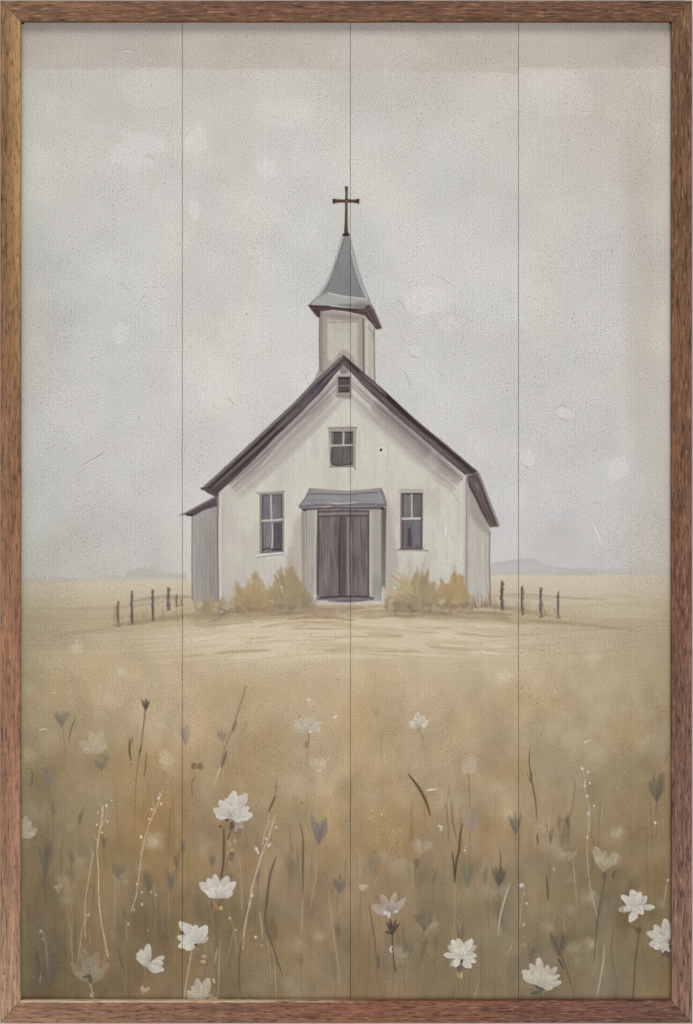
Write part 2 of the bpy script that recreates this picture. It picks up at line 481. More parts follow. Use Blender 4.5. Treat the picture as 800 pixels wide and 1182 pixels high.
sky += n3[..., None] * np.array([3, 0, -6]) + np.array([5, 5, 5])
field = table(FIELD, FX + (fbm(FX / 30, FY / 30, 5, 3) - 0.5) * 50, np.where(FY > 740, FY + (fbm(FX / 26, FY / 34, 6, 3) - 0.5) * 44 * np.clip((FY - 740) / 60, 0, 1), FY))
k1 = np.clip((FY - 730) / 80, 0, 1)
low = np.clip((FY - 820) / 200, 0, 1)
f1 = fbm(FX / 44, FY / 52, 11, 4) - 0.5
f2 = fbm(FX / 20, FY / 28, 12, 4) - 0.5
f3 = fbm(FX / 60, FY / 80, 13, 3) - 0.5
field += (f1 * k1)[..., None] * np.array([42, 40, 38]) * 0.8 + (f2 * k1)[..., None] * np.array([27, 27, 27])
orange = np.clip(f3 * 4, 0, 1) * k1
grey = np.clip(-f3 * 4, 0, 1) * low
field += orange[..., None] * np.array([3, -2, -5]) + grey[..., None] * np.array([-6, -3, 2]) + low[..., None] * np.array([2, -1, -5])
vs_ = streak(FX, FY, 90, 60, 5, 15) - 0.5
field += (vs_ * low)[..., None] * np.array([12, 12, 11])
hs_ = streak(FX, FY, -3, 70, 2.6, 16) - 0.5
hk = np.exp(-((FY - 735) / 34) ** 2)
field += np.array([9, 9, 11]) * np.interp(FX, [25, 450, 775], [1.15, 1.0, 0.35])[..., None]
field += (hs_ * hk)[..., None] * np.array([46, 46, 48]) * (0.3 + 0.7 * np.exp(-((FX - 400) / 230) ** 2))[..., None]
hor = np.interp(FX, [23, 60, 110, 160, 215, 400, 566, 640, 700, 776], [672, 670, 668, 667, 664, 663, 662, 662, 663, 664])
kk = np.clip((FY - hor + (fbm(FX / 12, FY / 6, 17, 2) - 0.5) * 2.5) / 2.2 + 0.5, 0, 1)[..., None]
C[:] = sky * (1 - kk) + field * kk

# scraped primer band under the top rail: warm, slightly darker, with an uneven lower edge
wi = win(23, 24, 776, 96)
sl, x, y = wi
edge = np.interp(x, [23, 209, 212, 405, 598, 600, 674, 676, 776], [80, 79, 80, 81, 85, 79, 79, 79, 78]) + (fbm(x / 14, y / 40, 21, 3) - 0.5) * 4
al = np.clip((edge - y) / 3 + 0.5, 0, 1) * (0.25 + 0.22 * (fbm(x / 40, y / 14, 22, 3))) * np.clip((y - 30) / 40 + 0.45, 0, 1)
lay(wi, al * .85, (166, 155, 142))

# faint warm wear towards the right edge, and pale scumbles in the sky
blob(737, 300, 18, 170, (174, 164, 150), 0.30, soft=1.2, rag=0.5)
blob(705, 160, 60, 70, (186, 176, 162), 0.25, soft=1.2, rag=0.4)
blob(455, 95, 90, 35, (188, 178, 164), 0.22, soft=1.2, rag=0.4)
blob(60, 250, 30, 160, (190, 188, 180), 0.12, soft=1.2, rag=0.5)
for _ in range(46):
    xx, yy = R(40, 760), R(90, 640)
    if 240 < xx < 560 and yy > 420: continue
    c_ = [(208, 206, 200), (190, 189, 186), (206, 203, 194), (196, 197, 198), (188, 184, 178)][rs.randint(5)]
    blob(xx, yy, R(14, 46), R(10, 34), c_, R(0.10, 0.24), ang=R(-40, 40), soft=1.0, rag=0.8)
for (xx, yy, rx, ry, a_) in [(225, 162, 15, 17, .34), (225, 242, 7, 11, .5), (308, 195, 12, 12, .4), (140, 385, 9, 12, .35), (160, 175, 30, 22, .25), (300, 240, 24, 14, .2),
                             (492, 348, 26, 16, .45), (517, 372, 12, 10, .3), (714, 540, 13, 13, .42), (608, 530, 9, 10, .35), (250, 450, 20, 22, .35), (225, 420, 26, 30, .2), (280, 380, 30, 30, .25),
                             (90, 470, 36, 30, .16), (652, 476, 12, 7, .35), (650, 110, 40, 25, .12), (180, 100, 40, 24, .12), (430, 60, 60, 22, .12), (480, 405, 8, 6, .35), (330, 130, 34, 18, .2)]:
    blob(xx, yy, rx, ry, (217, 216, 211), min(.85, a_ * 1.35), soft=0.35, rag=0.35)
blob(245, 300, 36, 60, (184, 184, 182), 0.25, soft=1.1, rag=.4)
blob(560, 420, 60, 70, (188, 188, 186), 0.22, soft=1.1, rag=.4)
blob(680, 300, 50, 70, (190, 189, 186), 0.22, soft=1.1, rag=.4)

# ridge marks of a palette knife in the sky
def knife(pts, hi=(226, 225, 219), lo=(146, 141, 134), off=0.8, a=0.75, w=0.9):
    a = a * .85
    o = part('knife_mark')
    stroke([(p[0] + 0.8, p[1] + 1.3) for p in pts], w + .3, hi, a, prof='both', own=o, soft=0.8, thr=0.25)
    stroke(pts, w + .2, lo, a, prof='both', own=o, soft=0.8, thr=0.25)
    return o
knife([(133, 60), (148, 57.5), (163, 61)], a=.6)
knife([(95, 537), (107, 530), (120, 523)], a=1)
knife([(104, 415), (112, 411)], a=.8)
knife([(136, 326), (145, 331), (151, 337)], a=.5)
knife([(167, 181), (172, 179), (178, 184), (177, 186)], a=.7)
knife([(212, 160), (220, 149), (229, 147)], a=.35)
knife([(311, 136), (317, 134.5), (323, 136)], a=.5)
knife([(638, 473), (650, 468), (660, 473), (667, 480)], a=.55)
knife([(638, 474), (648, 484), (657, 485.5), (667, 484)], a=.4)
knife([(600, 532), (607, 539), (612, 543)], a=.6)
knife([(682, 602), (689, 614), (695, 630)], lo=(222, 221, 214), a=.9, w=1.1)
knife([(684, 581), (690, 580), (694, 583)], a=.5)
knife([(459, 344), (465, 352), (470, 359)], a=.6)
knife([(466, 428), (471, 437), (474, 447)], a=.6)
knife([(472, 404), (476, 411), (482, 413)], a=.55)
knife([(502, 318), (512, 322), (524, 330), (528, 328)], a=.45)
knife([(262, 458), (266, 462), (271, 468)], a=.6)
knife([(245, 466), (247, 470), (254, 472)], a=.35)
knife([(500, 424), (508, 430), (513, 437)], a=.3)
knife([(233, 449), (239, 450)], a=.35)
for _ in range(30):
    xx, yy = R(30, 770), R(40, 650)
    if 240 < xx < 560 and yy > 400: continue
    blob(xx, yy, R(.6, 1.2), R(.6, 1.3), (140, 134, 126), R(.3, .8), soft=.6, rag=.1)

# ---- distant hills -------------------------------------------------
h1 = part('painted_hill', None, 'grey blue hill low on the horizon right of the church')
poly([(560, 664), (566, 650), (576, 648), (586, 648), (594, 645), (604, 645.5), (612, 644), (620, 647), (630, 652), (642, 655), (660, 656), (680, 660), (690, 664)], (183, 181, 178), 0.8, h1, soft=1.6, rag=0.6, tex=(5, 20, 3, 5), grad=(600, 645, 600, 664, (188, 184, 177)))
poly([(640, 662), (668, 655), (700, 657), (740, 656), (775, 655), (775, 664), (640, 664)], (184, 179, 170), 0.55, None, soft=2, rag=0.8)
h2 = part('painted_hill', None, 'faint low hill on the horizon left of the church')
poly([(140, 668), (148, 660), (158, 656.5), (168, 655.5), (178, 658), (190, 661), (204, 662), (216, 661), (216, 669), (140, 670)], (185, 181, 174), 0.8, h2, soft=1.8, rag=0.6)
poly([(25, 668), (60, 666), (110, 668), (140, 664), (140, 672), (25, 676)], (180, 174, 160), 0.6, None, soft=2.5, rag=1)
# land bands
def band(pts, w, col, a, hair=0.3, soft=2.0): stroke(pts, w, col, a, None, 'both', soft=soft, hair=hair, n=8)
band([(60, 676), (120, 671), (214, 668)], 5, (205, 196, 175), .6)
band([(30, 702), (90, 703), (150, 700), (214, 690)], 4, (158, 146, 120), .45)
band([(100, 709), (130, 707), (170, 708)], 2.5, (196, 184, 158), .5)
band([(150, 695), (180, 690), (222, 689)], 5, (142, 128, 104), .6)
band([(130, 722), (175, 716), (225, 710), (260, 708)], 6, (146, 131, 104), .6)
band([(60, 735), (120, 725), (170, 719)], 5, (158, 143, 112), .5)
band([(150, 715), (185, 711), (222, 701)], 4, (176, 160, 128), .6)
band([(183, 709), (189, 708)], 4, (196, 190, 172), .6)
band([(183, 692), (190, 691)], 3, (200, 194, 178), .6)
band([(560, 690), (600, 686), (650, 690), (700, 692)], 2.6, (150, 137, 114), .6)
band([(575, 692), (600, 693), (640, 697)], 3, (206, 198, 180), .5)
band([(560, 697), (600, 704), (640, 712)], 6, (150, 134, 108), .55)
band([(600, 716), (650, 719), (700, 724), (740, 729)], 4, (152, 137, 108), .55)
band([(560, 712), (600, 716), (660, 719)], 7, (158, 142, 112), .5)
band([(660, 692), (700, 688), (745, 690)], 3, (178, 166, 140), .5)
band([(690, 711), (730, 712), (774, 713)], 1.6, (206, 197, 176), .55)
band([(620, 702), (680, 700), (770, 701)], 4, (180, 168, 142), .4)
blob(720, 706, 50, 6, (200, 190, 166), .35, soft=.8, rag=.5)

# ---- swept ground before the door -------------------------------------
poly([(215, 716), (250, 706), (300, 702), (360, 699), (440, 699), (520, 704), (570, 708), (600, 718), (480, 716), (400, 712), (300, 716), (240, 726)], (150, 132, 108), 0.55, None, soft=5, rag=3, rs_=14, tex=(-2, 40, 3, 12))
blob(390, 738, 165, 22, (216, 202, 175), .7, soft=1.0, rag=.5)
blob(470, 722, 110, 10, (212, 197, 170), .5, soft=.9, rag=.5)
blob(420, 765, 130, 16, (200, 184, 154), .4, soft=1.2, rag=.5)
for _ in range(240):
    xx = rs.normal(400, 120); yy = R(704, 760)
    if not 215 < xx < 620: continue
    lng = R(16, 70); sl_ = (xx - 400) * 0.00045 + R(-.03, .03)
    c_ = [(212, 198, 174), (206, 191, 166), (190, 172, 142), (166, 146, 118), (198, 181, 152), (218, 206, 184)][rs.randint(6)]
    if yy < 714: c_ = [(160, 140, 114), (144, 126, 106), (184, 166, 138)][rs.randint(3)]
    stroke([(xx - lng / 2, yy - sl_ * lng / 2), (xx, yy + R(-.8, .8)), (xx + lng / 2, yy + sl_ * lng / 2)], R(1, 5.0), c_, R(.35, .8), None, 'both', soft=1.0, hair=.35)
for (p_, c_, w_, a_) in [([(214, 741), (240, 736), (268, 729)], (224, 214, 190), 1.6, .8), ([(220, 752), (250, 748), (280, 742)], (222, 210, 184), 1.6, .75),
                     ([(425, 751), (450, 752), (480, 750)], (160, 138, 106), 1.3, .6), ([(445, 709), (470, 711), (500, 709)], (140, 120, 98), 2.4, .7), ([(450, 706), (480, 705), (520, 708)], (136, 118, 98), 4, .55),
                     ([(330, 715), (370, 712), (410, 716)], (150, 126, 98), 4, .6), ([(300, 724), (340, 718), (380, 719)], (164, 142, 110), 3, .5), ([(400, 706), (430, 703), (460, 702)], (214, 198, 168), 2, .6),
                     ([(240, 718), (246, 716), (256, 714)], (96, 84, 70), .9, .7), ([(360, 701), (390, 704), (420, 702)], (156, 136, 110), 3, .6), ([(280, 737), (330, 730), (400, 728)], (216, 204, 178), 3, .5),
                     ([(420, 724), (480, 724), (560, 732)], (214, 202, 176), 3.5, .5), ([(520, 728), (560, 734), (590, 736)], (176, 156, 122), 2, .6), ([(300, 760), (380, 754), (470, 758)], (186, 166, 130), 3, .4)]:
    stroke(p_, w_, c_, a_, None, 'both', soft=1.0, hair=.3, n=8)

# ---- scrubbed texture of the meadow -------------------------------------
for _ in range(420):
    xx, yy = R(25, 775), R(760, 1150)
    t = (yy - 760) / 400
    c_ = np.array([(190, 172, 142), (176, 154, 118), (196, 182, 156), (164, 146, 118)][rs.randint(4)], float) * (1 - 0.33 * t)
    if yy > 900 and rs.rand() < .5: c_ = np.array([(126, 112, 84), (112, 102, 80), (150, 130, 92), (146, 138, 116), (120, 110, 92)][rs.randint(5)], float)
    blob(xx, yy, R(6, 22), R(10, 34), c_, R(.06, .18), ang=R(-15, 15), soft=1.4, rag=.7)
for (xx, yy, rx, ry, c_, a_) in [
    (180, 950, 40, 50, (158, 122, 76), .55), (165, 880, 40, 26, (176, 142, 92), .35), (100, 1010, 26, 55, (148, 118, 76), .3), (60, 960, 22, 60, (128, 112, 82), .4),
    (95, 940, 26, 30, (150, 136, 104), .4), (120, 965, 30, 60, (140, 130, 104), .25), (230, 1000, 20, 40, (156, 128, 84), .5), (215, 1095, 20, 40, (140, 112, 76), .45),
    (300, 880, 40, 40, (160, 138, 106), .4), (265, 880, 30, 40, (158, 134, 100), .35), (340, 905, 14, 18, (188, 170, 140), .5), (330, 1085, 30, 24, (150, 124, 88), .4),
    (415, 820, 20, 40, (190, 158, 110), .4), (446, 850, 18, 26, (160, 140, 104), .35), (420, 1110, 14, 40, (144, 112, 74), .5), (400, 940, 40, 30, (176, 150, 110), .35),
    (455, 965, 30, 22, (176, 144, 98), .4), (585, 890, 22, 20, (172, 140, 96), .4), (570, 915, 28, 20, (188, 172, 142), .3), (510, 1100, 40, 50, (116, 106, 84), .4),
    (500, 1030, 22, 26, (116, 106, 86), .35), (560, 1060, 34, 40, (146, 134, 108), .35), (660, 930, 30, 26, (140, 126, 98), .35), (640, 1000, 30, 40, (128, 118, 96), .35),
    (720, 850, 22, 22, (166, 138, 98), .45), (715, 935, 24, 30, (162, 146, 114), .3), (690, 1080, 26, 50, (138, 130, 106), .45), (760, 1060, 16, 40, (120, 106, 76), .4),
    (650, 1040, 26, 30, (134, 118, 86), .4), (380, 1115, 26, 18, (146, 136, 110), .4), (290, 1130, 30, 20, (112, 100, 76), .3), (260, 1060, 26, 40, (104, 94, 74), .4),
    (50, 1100, 20, 40, (96, 88, 66), .4), (150, 1080, 30, 40, (112, 98, 74), .3), (300, 1135, 14, 14, (146, 136, 110), .3), (740, 780, 30, 20, (190, 174, 140), .3),
    (110, 770, 40, 16, (198, 180, 142), .35), (60, 800, 16, 20, (180, 160, 116), .3), (470, 790, 40, 16, (200, 182, 144), .35), (330, 800, 40, 20, (196, 178, 138), .3),
    (620, 760, 36, 12, (200, 186, 154), .35), (265, 800, 40, 20, (186, 158, 114), .3), (540, 840, 30, 30, (186, 160, 118), .3), (230, 1050, 8, 22, (104, 94, 76), .35)]:
    blob(xx, yy, rx, ry, c_, a_ * .75, soft=1.2, rag=.7)

# ================================================================== CHURCH
ch = part('painted_church', None, 'small weathered white clapboard church with a belfry')
def sub(n, label=None): return part(n, ch, label)

# annex on the left
an = sub('side_annex_wall', 'narrow grey lean-to wall left of the front')
poly([(221.5, 595), (251, 578), (251, 696), (221.5, 694)], (168, 164, 160), 1, an, rag=.6, tex=[(90, 60, 2.2, 12), (90, 30, 6, 8)], grad=(221, 600, 251, 600, (152, 144, 144)))
stroke([(222, 595), (221.6, 650), (222, 692)], 1.4, (118, 110, 112), .7, an)
for xx in (227, 231, 238, 243, 246, 249):
    stroke([(xx, 600 + R(0, 20)), (xx + R(-1, 1), 640), (xx + R(-1, 1), 688)], R(1.2, 2.6), [(176, 170, 166), (128, 120, 122), (150, 144, 146)][rs.randint(3)], R(.35, .6), an, 'both', soft=1.4)
stroke([(225, 600), (237, 592), (248, 587)], 4, (176, 170, 164), .6, an, 'both', soft=2)
ar = sub('side_annex_roof', 'thin sloping lean-to roof')
poly([(207, 595), (215, 591.5), (232, 582), (250, 572), (252, 584), (236, 589), (221, 596.5), (214, 594)], (104, 95, 98), 1, ar, rag=.5, tex=(-28, 14, 1.6, 16))
stroke([(208, 594.5), (216, 590.8), (234, 581), (250, 573)], 1.6, (150, 142, 142), .8, ar)
stroke([(216, 594.5), (222, 594)], 2.2, (54, 46, 50), .9, ar)
stroke([(224, 592), (238, 585), (250, 581)], 2.6, (84, 75, 80), .7, ar)

# right side wall
sw = sub('side_wall', 'right flank wall in lighter tone')
poly([(538.5, 546), (566, 608), (565.4, 692), (538.5, 697)], (186, 180, 174), 1, sw, rag=.5, tex=[(90, 60, 2.4, 7), (90, 24, 7, 5)])
poly([(540, 552), (564, 606), (565, 618), (556, 612), (548, 604), (541, 590)], (156, 147, 146), .7, sw, soft=5, rag=2)
stroke([(565.5, 614), (565, 650), (566, 688)], 1.4, (120, 108, 106), .75, sw)
stroke([(557, 630), (557, 642)], 1, (214, 210, 206), .8, sw)
stroke([(548, 620), (546, 660), (547, 690)], 3, (196, 191, 184), .5, sw, 'both', soft=2)
stroke([(560, 625), (561, 650), (560, 688)], 2, (170, 162, 158), .5, sw, 'both', soft=2)

# front wall
FW = [(251, 570), (262, 556), (288, 532), (330, 492), (360, 462), (396, 424), (404, 430), (434, 462), (470, 492), (506, 524), (538.6, 550), (538.6, 698), (251, 698)]
poly(FW, (204, 200, 193), 1, ch, rag=.3, tex=[(90, 50, 2.0, 5), (90, 26, 9, 6)])
wi = win(250, 420, 540, 700); sl, x, y = wi
fw = np.clip(0.5 - sdf_poly(x, y, FW), 0, 1)
lay(wi, fw * np.clip((300 - x) / 50, 0, 1) * .45, (180, 171, 166))
lay(wi, fw * np.clip((y - 640) / 60, 0, 1) * .35, (176, 168, 160))
lay(wi, fw * np.exp(-((x - 470) / 50) ** 2 - ((y - 520) / 45) ** 2) * .45, (207, 203, 195))
lay(wi, fw * np.exp(-((x - 505) / 20) ** 2 - ((y - 640) / 50) ** 2) * .5, (206, 203, 196))
# brushed grey under the gable, following each slope
def slope_pts(side, off):
    if side < 0: base = [(396, 426), (375, 449), (340, 484), (300, 522), (262, 556)]
    else: base = [(400, 428), (435, 461), (475, 496), (505, 523), (536, 550)]
    return [(p[0] - side * off * .60, p[1] + off * .80) for p in base]
for side in (-1, 1):
    for i in range(26):
        off = R(0, 26) * (1 if i % 2 else .6)
        q = slope_pts(side, off)
        a0 = rs.randint(0, 2); q = q[a0:]
        c_ = [(138, 128, 130), (154, 145, 145), (168, 160, 157), (178, 171, 166)][min(3, int(off / 7))]
        stroke(q, R(3, 8), c_, R(.2, .45), ch, 'both', soft=3.2, hair=.15, n=8)
for off, c_, a_ in [(5, (120, 110, 112), .55), (9, (140, 130, 131), .45)]:
    for side in (-1, 1): stroke(slope_pts(side, off), 2.4, c_, a_, ch, 'both', soft=1.6)
stroke([(385, 471), (364, 486), (330, 520), (305, 556)], 6, (186, 180, 174), .5, ch, 'both', soft=3)
stroke([(360, 478), (330, 506), (300, 540)], 3, (210, 205, 197), .5, ch, 'both', soft=2)
stroke([(412, 470), (450, 496), (490, 534), (512, 556)], 1.1, (170, 162, 158), .7, ch, 'both')
stroke([(500, 552), (520, 566), (532, 582)], 1.0, (166, 156, 152), .7, ch, 'both')
stroke([(446, 500), (448, 520), (447, 540)], .9, (176, 168, 160), .5, ch, 'both')
stroke([(415, 494), (415, 510), (414, 526)], .9, (160, 150, 146), .6, ch, 'both')
for _ in range(60):
    xx, yy = R(258, 532), R(500, 690)
    if sdf_poly(np.array([xx]), np.array([yy]), FW)[0] > -12: continue
    blob(xx, yy, R(5, 14), R(10, 26), [(214, 210, 201), (184, 176, 168), (192, 182, 170), (178, 172, 170)][rs.randint(4)], R(.12, .3), soft=1, rag=.7)
# vertical siding touches
for _ in range(90):
    xx = R(256, 534); yy = R(560, 660)
    stroke([(xx, yy), (xx + R(-.6, .6), yy + R(18, 50))], R(.8, 3), [(212, 208, 200), (182, 175, 169), (190, 184, 176), (206, 200, 190)][rs.randint(4)], R(.12, .28), ch, 'both', soft=1.8)
stroke([(252, 568), (251.2, 620), (252, 694)], 1.6, (112, 103, 106), .85, ch)
stroke([(254.6, 572), (254, 630), (254.5, 692)], 2.6, (206, 202, 196), .75, ch)
stroke([(258, 580), (257.5, 640)], 1.6, (174, 166, 162), .5, ch, 'both')
stroke([(538.4, 552), (538.6, 620), (538, 696)], 1.4, (128, 118, 116), .85, ch)
stroke([(536, 556), (536.4, 620), (536, 690)], 2, (176, 168, 162), .5, ch, soft=1.6)
stroke([(514.4, 601), (514.8, 610), (513.6, 622)], 2.2, (222, 219, 216), .8, ch, 'both')
for xx in (475, 478, 481, 484): stroke([(xx, R(642, 652)), (xx + 1, R(655, 668))], 3, (216, 212, 206), .4, ch, 'both', soft=1.6)
stroke([(522, 617), (522.5, 624)], 1, (140, 128, 110), .6, ch, 'both')
# shadow beside the porch
poly([(443, 572), (452, 590), (460, 650), (452, 690), (444, 694)], (170, 160, 157), .55, ch, soft=5, rag=2)
stroke([(440, 566), (450, 582), (458, 604)], 2.4, (184, 170, 170), .6, ch, 'both', soft=1.6)
poly([(340, 600), (352, 590), (352, 690), (338, 680), (334, 640)], (178, 168, 162), .6, ch, soft=5, rag=2)

# ---- belfry
bf = sub('belfry', 'square bell tower stage with a recessed panel')
poly([(369, 357), (432.5, 364), (433.5, 446), (420, 440), (397, 414), (380, 432), (364, 438), (369, 425)], (170, 163, 156), 1, bf, rag=.4, tex=[(90, 30, 2, 6)])
poly([(419, 366), (432, 372), (433, 446), (420, 436)], (184, 179, 172), 1, bf, soft=1.2, tex=[(90, 30, 2, 7)])
poly([(378, 370), (412, 370), (412, 420), (398, 408), (388, 420), (378, 414)], (193, 188, 180), .9, bf, soft=2.2, rag=1, tex=[(90, 20, 3, 5)])
poly([(384, 372), (404, 372), (404, 382), (384, 384)], (182, 176, 168), .6, bf, soft=1.6)
stroke([(371, 362), (370.4, 390), (370.6, 428)], 4.2, (142, 133, 130), .8, bf, soft=1.6)
stroke([(376, 364), (375.4, 395), (374, 424)], 3, (162, 154, 148), .7, bf, soft=1.6)
stroke([(372, 363), (395, 366), (418, 368)], 6, (150, 141, 136), .8, bf, 'both', soft=2.5)
stroke([(378, 372.5), (400, 371.5), (412, 372)], 1.2, (132, 122, 118), .7, bf)
stroke([(416, 370), (416, 400), (417, 428)], 4, (164, 156, 150), .7, bf, soft=1.5)
stroke([(419.4, 368), (419.6, 400), (420, 436)], 2.4, (116, 105, 103), .85, bf)
stroke([(423.5, 372), (423.5, 400), (424, 438)], 2.4, (204, 200, 193), .6, bf, soft=1.5)
stroke([(432.2, 378), (432, 410), (432.8, 444)], 1.0, (116, 106, 104), .85, bf)
stroke([(368.8, 360), (368.6, 390), (369, 424)], 1.0, (120, 110, 108), .8, bf)
stroke([(369, 424), (366, 432), (362, 440)], 1.0, (150, 142, 132), .8, bf)
stroke([(424, 376), (430, 384), (431, 396)], 3, (152, 143, 140), .6, bf, 'both', soft=2)
stroke([(385, 418), (397, 406), (410, 418)], 4, (152, 144, 139), .6, bf, 'both', soft=2)

# ---- spire roof
so = sub('spire', 'flared slate grey spire roof')
poly([(395.4, 271), (403, 271), (407, 287), (413.6, 312), (419.6, 330), (426, 345), (431, 355), (420, 357), (400, 354), (380, 352), (358, 354), (355.6, 352.4), (366.5, 341.5), (377, 324.5), (383.6, 308.5), (389.8, 289)], (144, 143, 145), 1, so, tex=[(84, 40, 1.6, 6), (80, 20, 4, 5)], grad=(390, 275, 400, 345, (134, 134, 136)))
poly([(403.4, 273), (407, 287), (413.6, 312), (419.6, 330), (427, 346), (421, 345), (412, 320), (405, 296)], (174, 171, 176), .95, so, soft=1.1)
stroke([(396, 273), (390.6, 289), (384.4, 308.5), (378, 325), (367.6, 341.5)], 2.0, (186, 184, 182), .85, so)
stroke([(397, 275), (392.5, 292), (386, 312), (378, 334)], 1.1, (118, 114, 118), .85, so)
stroke([(404, 292), (409, 312), (416, 332), (422, 345)], 1.0, (126, 121, 126), .8, so)
stroke([(403.4, 272), (407.4, 287), (414, 312), (420, 330), (427, 346)], .9, (140, 136, 142), .7, so)
poly([(366.5, 342), (378, 337.5), (392, 340.5), (408, 343), (423.6, 345), (430, 353), (420, 350), (402, 350.5), (382, 352.5), (358, 352.6)], (172, 171, 168), .9, so, tex=(0, 20, 2, 6), soft=1.2)
stroke([(379, 338), (394, 341.5), (409, 343.5), (423, 345)], 1.6, (196, 194, 187), .85, so)
stroke([(366, 343), (372, 341), (378, 336)], 1.2, (136, 132, 132), .6, so)
stroke([(405, 352), (416, 349), (426, 350)], 3, (152, 148, 148), .8, so, 'both')
ev = sub('spire_eaves', 'dark shadowed eaves under the spire')
poly([(355.6, 352.4), (358, 352), (380, 353.4), (400, 355.2), (419, 356.5), (426, 351), (431, 355), (441, 377.6), (440, 379.6), (434.5, 380.4), (428, 372), (421, 364), (400, 359.5), (384, 357.8), (370, 359.4), (369.6, 366.8), (366, 366), (360.5, 359)], (92, 78, 78), 1, ev, rag=.3, tex=(15, 12, 1.6, 12))
stroke([(357, 353), (366, 353.6), (380, 353.6)], 1.6, (66, 54, 58), .8, ev)
poly([(362, 357), (367, 357.5), (369.5, 365), (367, 365)], (76, 64, 66), .9, ev)
poly([(421, 357), (427, 354), (438.5, 377), (434, 378)], (106, 92, 94), .9, ev, tex=(62, 12, 1.5, 14))
stroke([(427, 351.5), (431.6, 358), (436, 368), (440, 377)], 1.6, (140, 131, 134), .85, ev)
stroke([(424, 356), (431, 368), (437, 378)], 1.2, (70, 58, 62), .7, ev)
stroke([(400, 357), (414, 357.4)], 2, (74, 58, 56), .8, ev, 'both')
stroke([(434, 380.5), (437, 381), (440.5, 379.5)], 1, (196, 190, 184), .8, ev, 'both')
stroke([(361, 361), (364, 366), (367, 367)], .9, (180, 172, 166), .7, ev, 'both')

# ---- cross
cr = sub('cross', 'dark brown cross with flared ends')
poly([(397.9, 215), (401.9, 215), (401.4, 222), (401.2, 229.5), (407, 230.5), (412.5, 229.6), (414.8, 229), (414.8, 235.4), (412, 234.8), (407, 233.9), (401.4, 234.2), (401.2, 250), (401.8, 271), (397, 271), (398.2, 250), (398.4, 234), (392, 234), (387, 234.6), (384, 235.4), (384, 229), (387.4, 229.6), (392, 230.2), (398.4, 230.2), (398.6, 222)], (88, 73, 64), 1, cr, soft=.8, tex=(90, 6, 1.5, 8))
stroke([(401.4, 236), (401.4, 252), (402.2, 269)], 1.0, (172, 154, 130), .8, cr, soft=.7)
stroke([(403, 230.6), (411, 230.6)], .9, (140, 118, 100), .7, cr, soft=.7)
stroke([(399.4, 217), (399.6, 228)], .9, (112, 94, 82), .7, cr, soft=.7)
blob(400.4, 232.4, 1.1, 1.1, (160, 140, 112), .7, own=cr)
for q in ((412.8, 231.6), (385.2, 232)): blob(q[0], q[1], 1.4, 2.2, (60, 48, 46), .7, own=cr)
poly([(395.2, 269.8), (403.2, 269.4), (403.4, 272.2), (395.4, 272.6)], (54, 45, 48), 1, cr, soft=.8)

# ---- main gable roof
gr = sub('gable_roof', 'dark gable roof edge with uneven slopes')
poly([(396.4, 409.6), (384, 420), (366, 436.6), (341, 463), (315, 487.4), (276, 524), (250, 548), (238, 559), (232.4, 563.8), (240, 569.4), (250, 574), (252, 569), (266, 556.5), (290, 534), (318, 505), (344, 480), (372, 451), (388, 431), (396.6, 422), (404, 429), (420, 446), (436, 461), (456, 480), (478, 498), (506, 523), (530, 543), (538, 549.6), (550, 546.6), (551, 543.6), (530, 526), (512, 510.6), (494, 496), (476, 480.6), (460, 466), (447, 453.4), (433, 441), (415, 426), (402, 414)], (88, 79, 80), 1, gr, rag=.4, tex=[(0, 6, 6, 6)])
L_ = [(395, 412), (384, 422), (366, 439), (341, 465.5), (315, 490), (276, 526.5), (238, 561)]
def offp(pts, dx, dy): return [(p[0] + dx, p[1] + dy) for p in pts]
stroke(offp(L_, -.2, -.2), 3.4, (138, 131, 128), .8, gr, soft=1, hair=.25, n=8)
stroke(offp(L_, 2.6, 3.2), 3.8, (58, 50, 54), .85, gr, 'both', soft=1.4, hair=.2, n=8)
stroke(offp(L_[:5], 4, 6), 2.6, (112, 102, 108), .8, gr, 'both', soft=1.2, n=8)
stroke(offp(L_[3:], 4, 5.5), 3.0, (120, 112, 114), .8, gr, 'both', soft=1.2, n=8)
stroke(offp(L_[1:5], 4, 8.4), 2.0, (84, 76, 84), .7, gr, 'both', soft=1.2, n=8)
stroke([(350, 468), (320, 499), (296, 523), (266, 550)], 1.0, (46, 38, 42), .8, gr, 'both')
stroke([(380, 432), (362, 450), (340, 472)], 3, (62, 56, 72), .6, gr, 'both', soft=1.4)
R_ = [(398, 412), (415, 428), (433, 443.6), (447, 456), (476, 483), (512, 513), (548, 544)]
stroke(offp(R_, -.4, 1.6), 4.0, (58, 47, 46), .85, gr, 'both', soft=1.3, n=8)
stroke(offp(R_[3:], 0, 1.0), 3.4, (76, 66, 66), .6, gr, 'both', soft=1.3, n=8)
stroke(offp(R_, -3.4, 6.0), 4.6, (122, 112, 113), .8, gr, 'both', soft=1.4, hair=.25, n=8)
stroke(offp(R_[:4], 0, -.9), .9, (176, 168, 162), .8, gr, 'both', n=8)
stroke(offp(R_[3:], 1.2, -.7), 1.2, (132, 124, 118), .8, gr, 'both', n=8)
stroke(offp(R_[:3], 1.6, .6), .9, (38, 30, 32), .9, gr, 'both', n=8)
stroke(offp(R_[2:5], .4, .5), 2.2, (58, 46, 44), .85, gr, 'both', n=8)
stroke(offp(R_[3:], -5.6, 9.0), 1.3, (152, 143, 142), .7, gr, 'both', n=8)
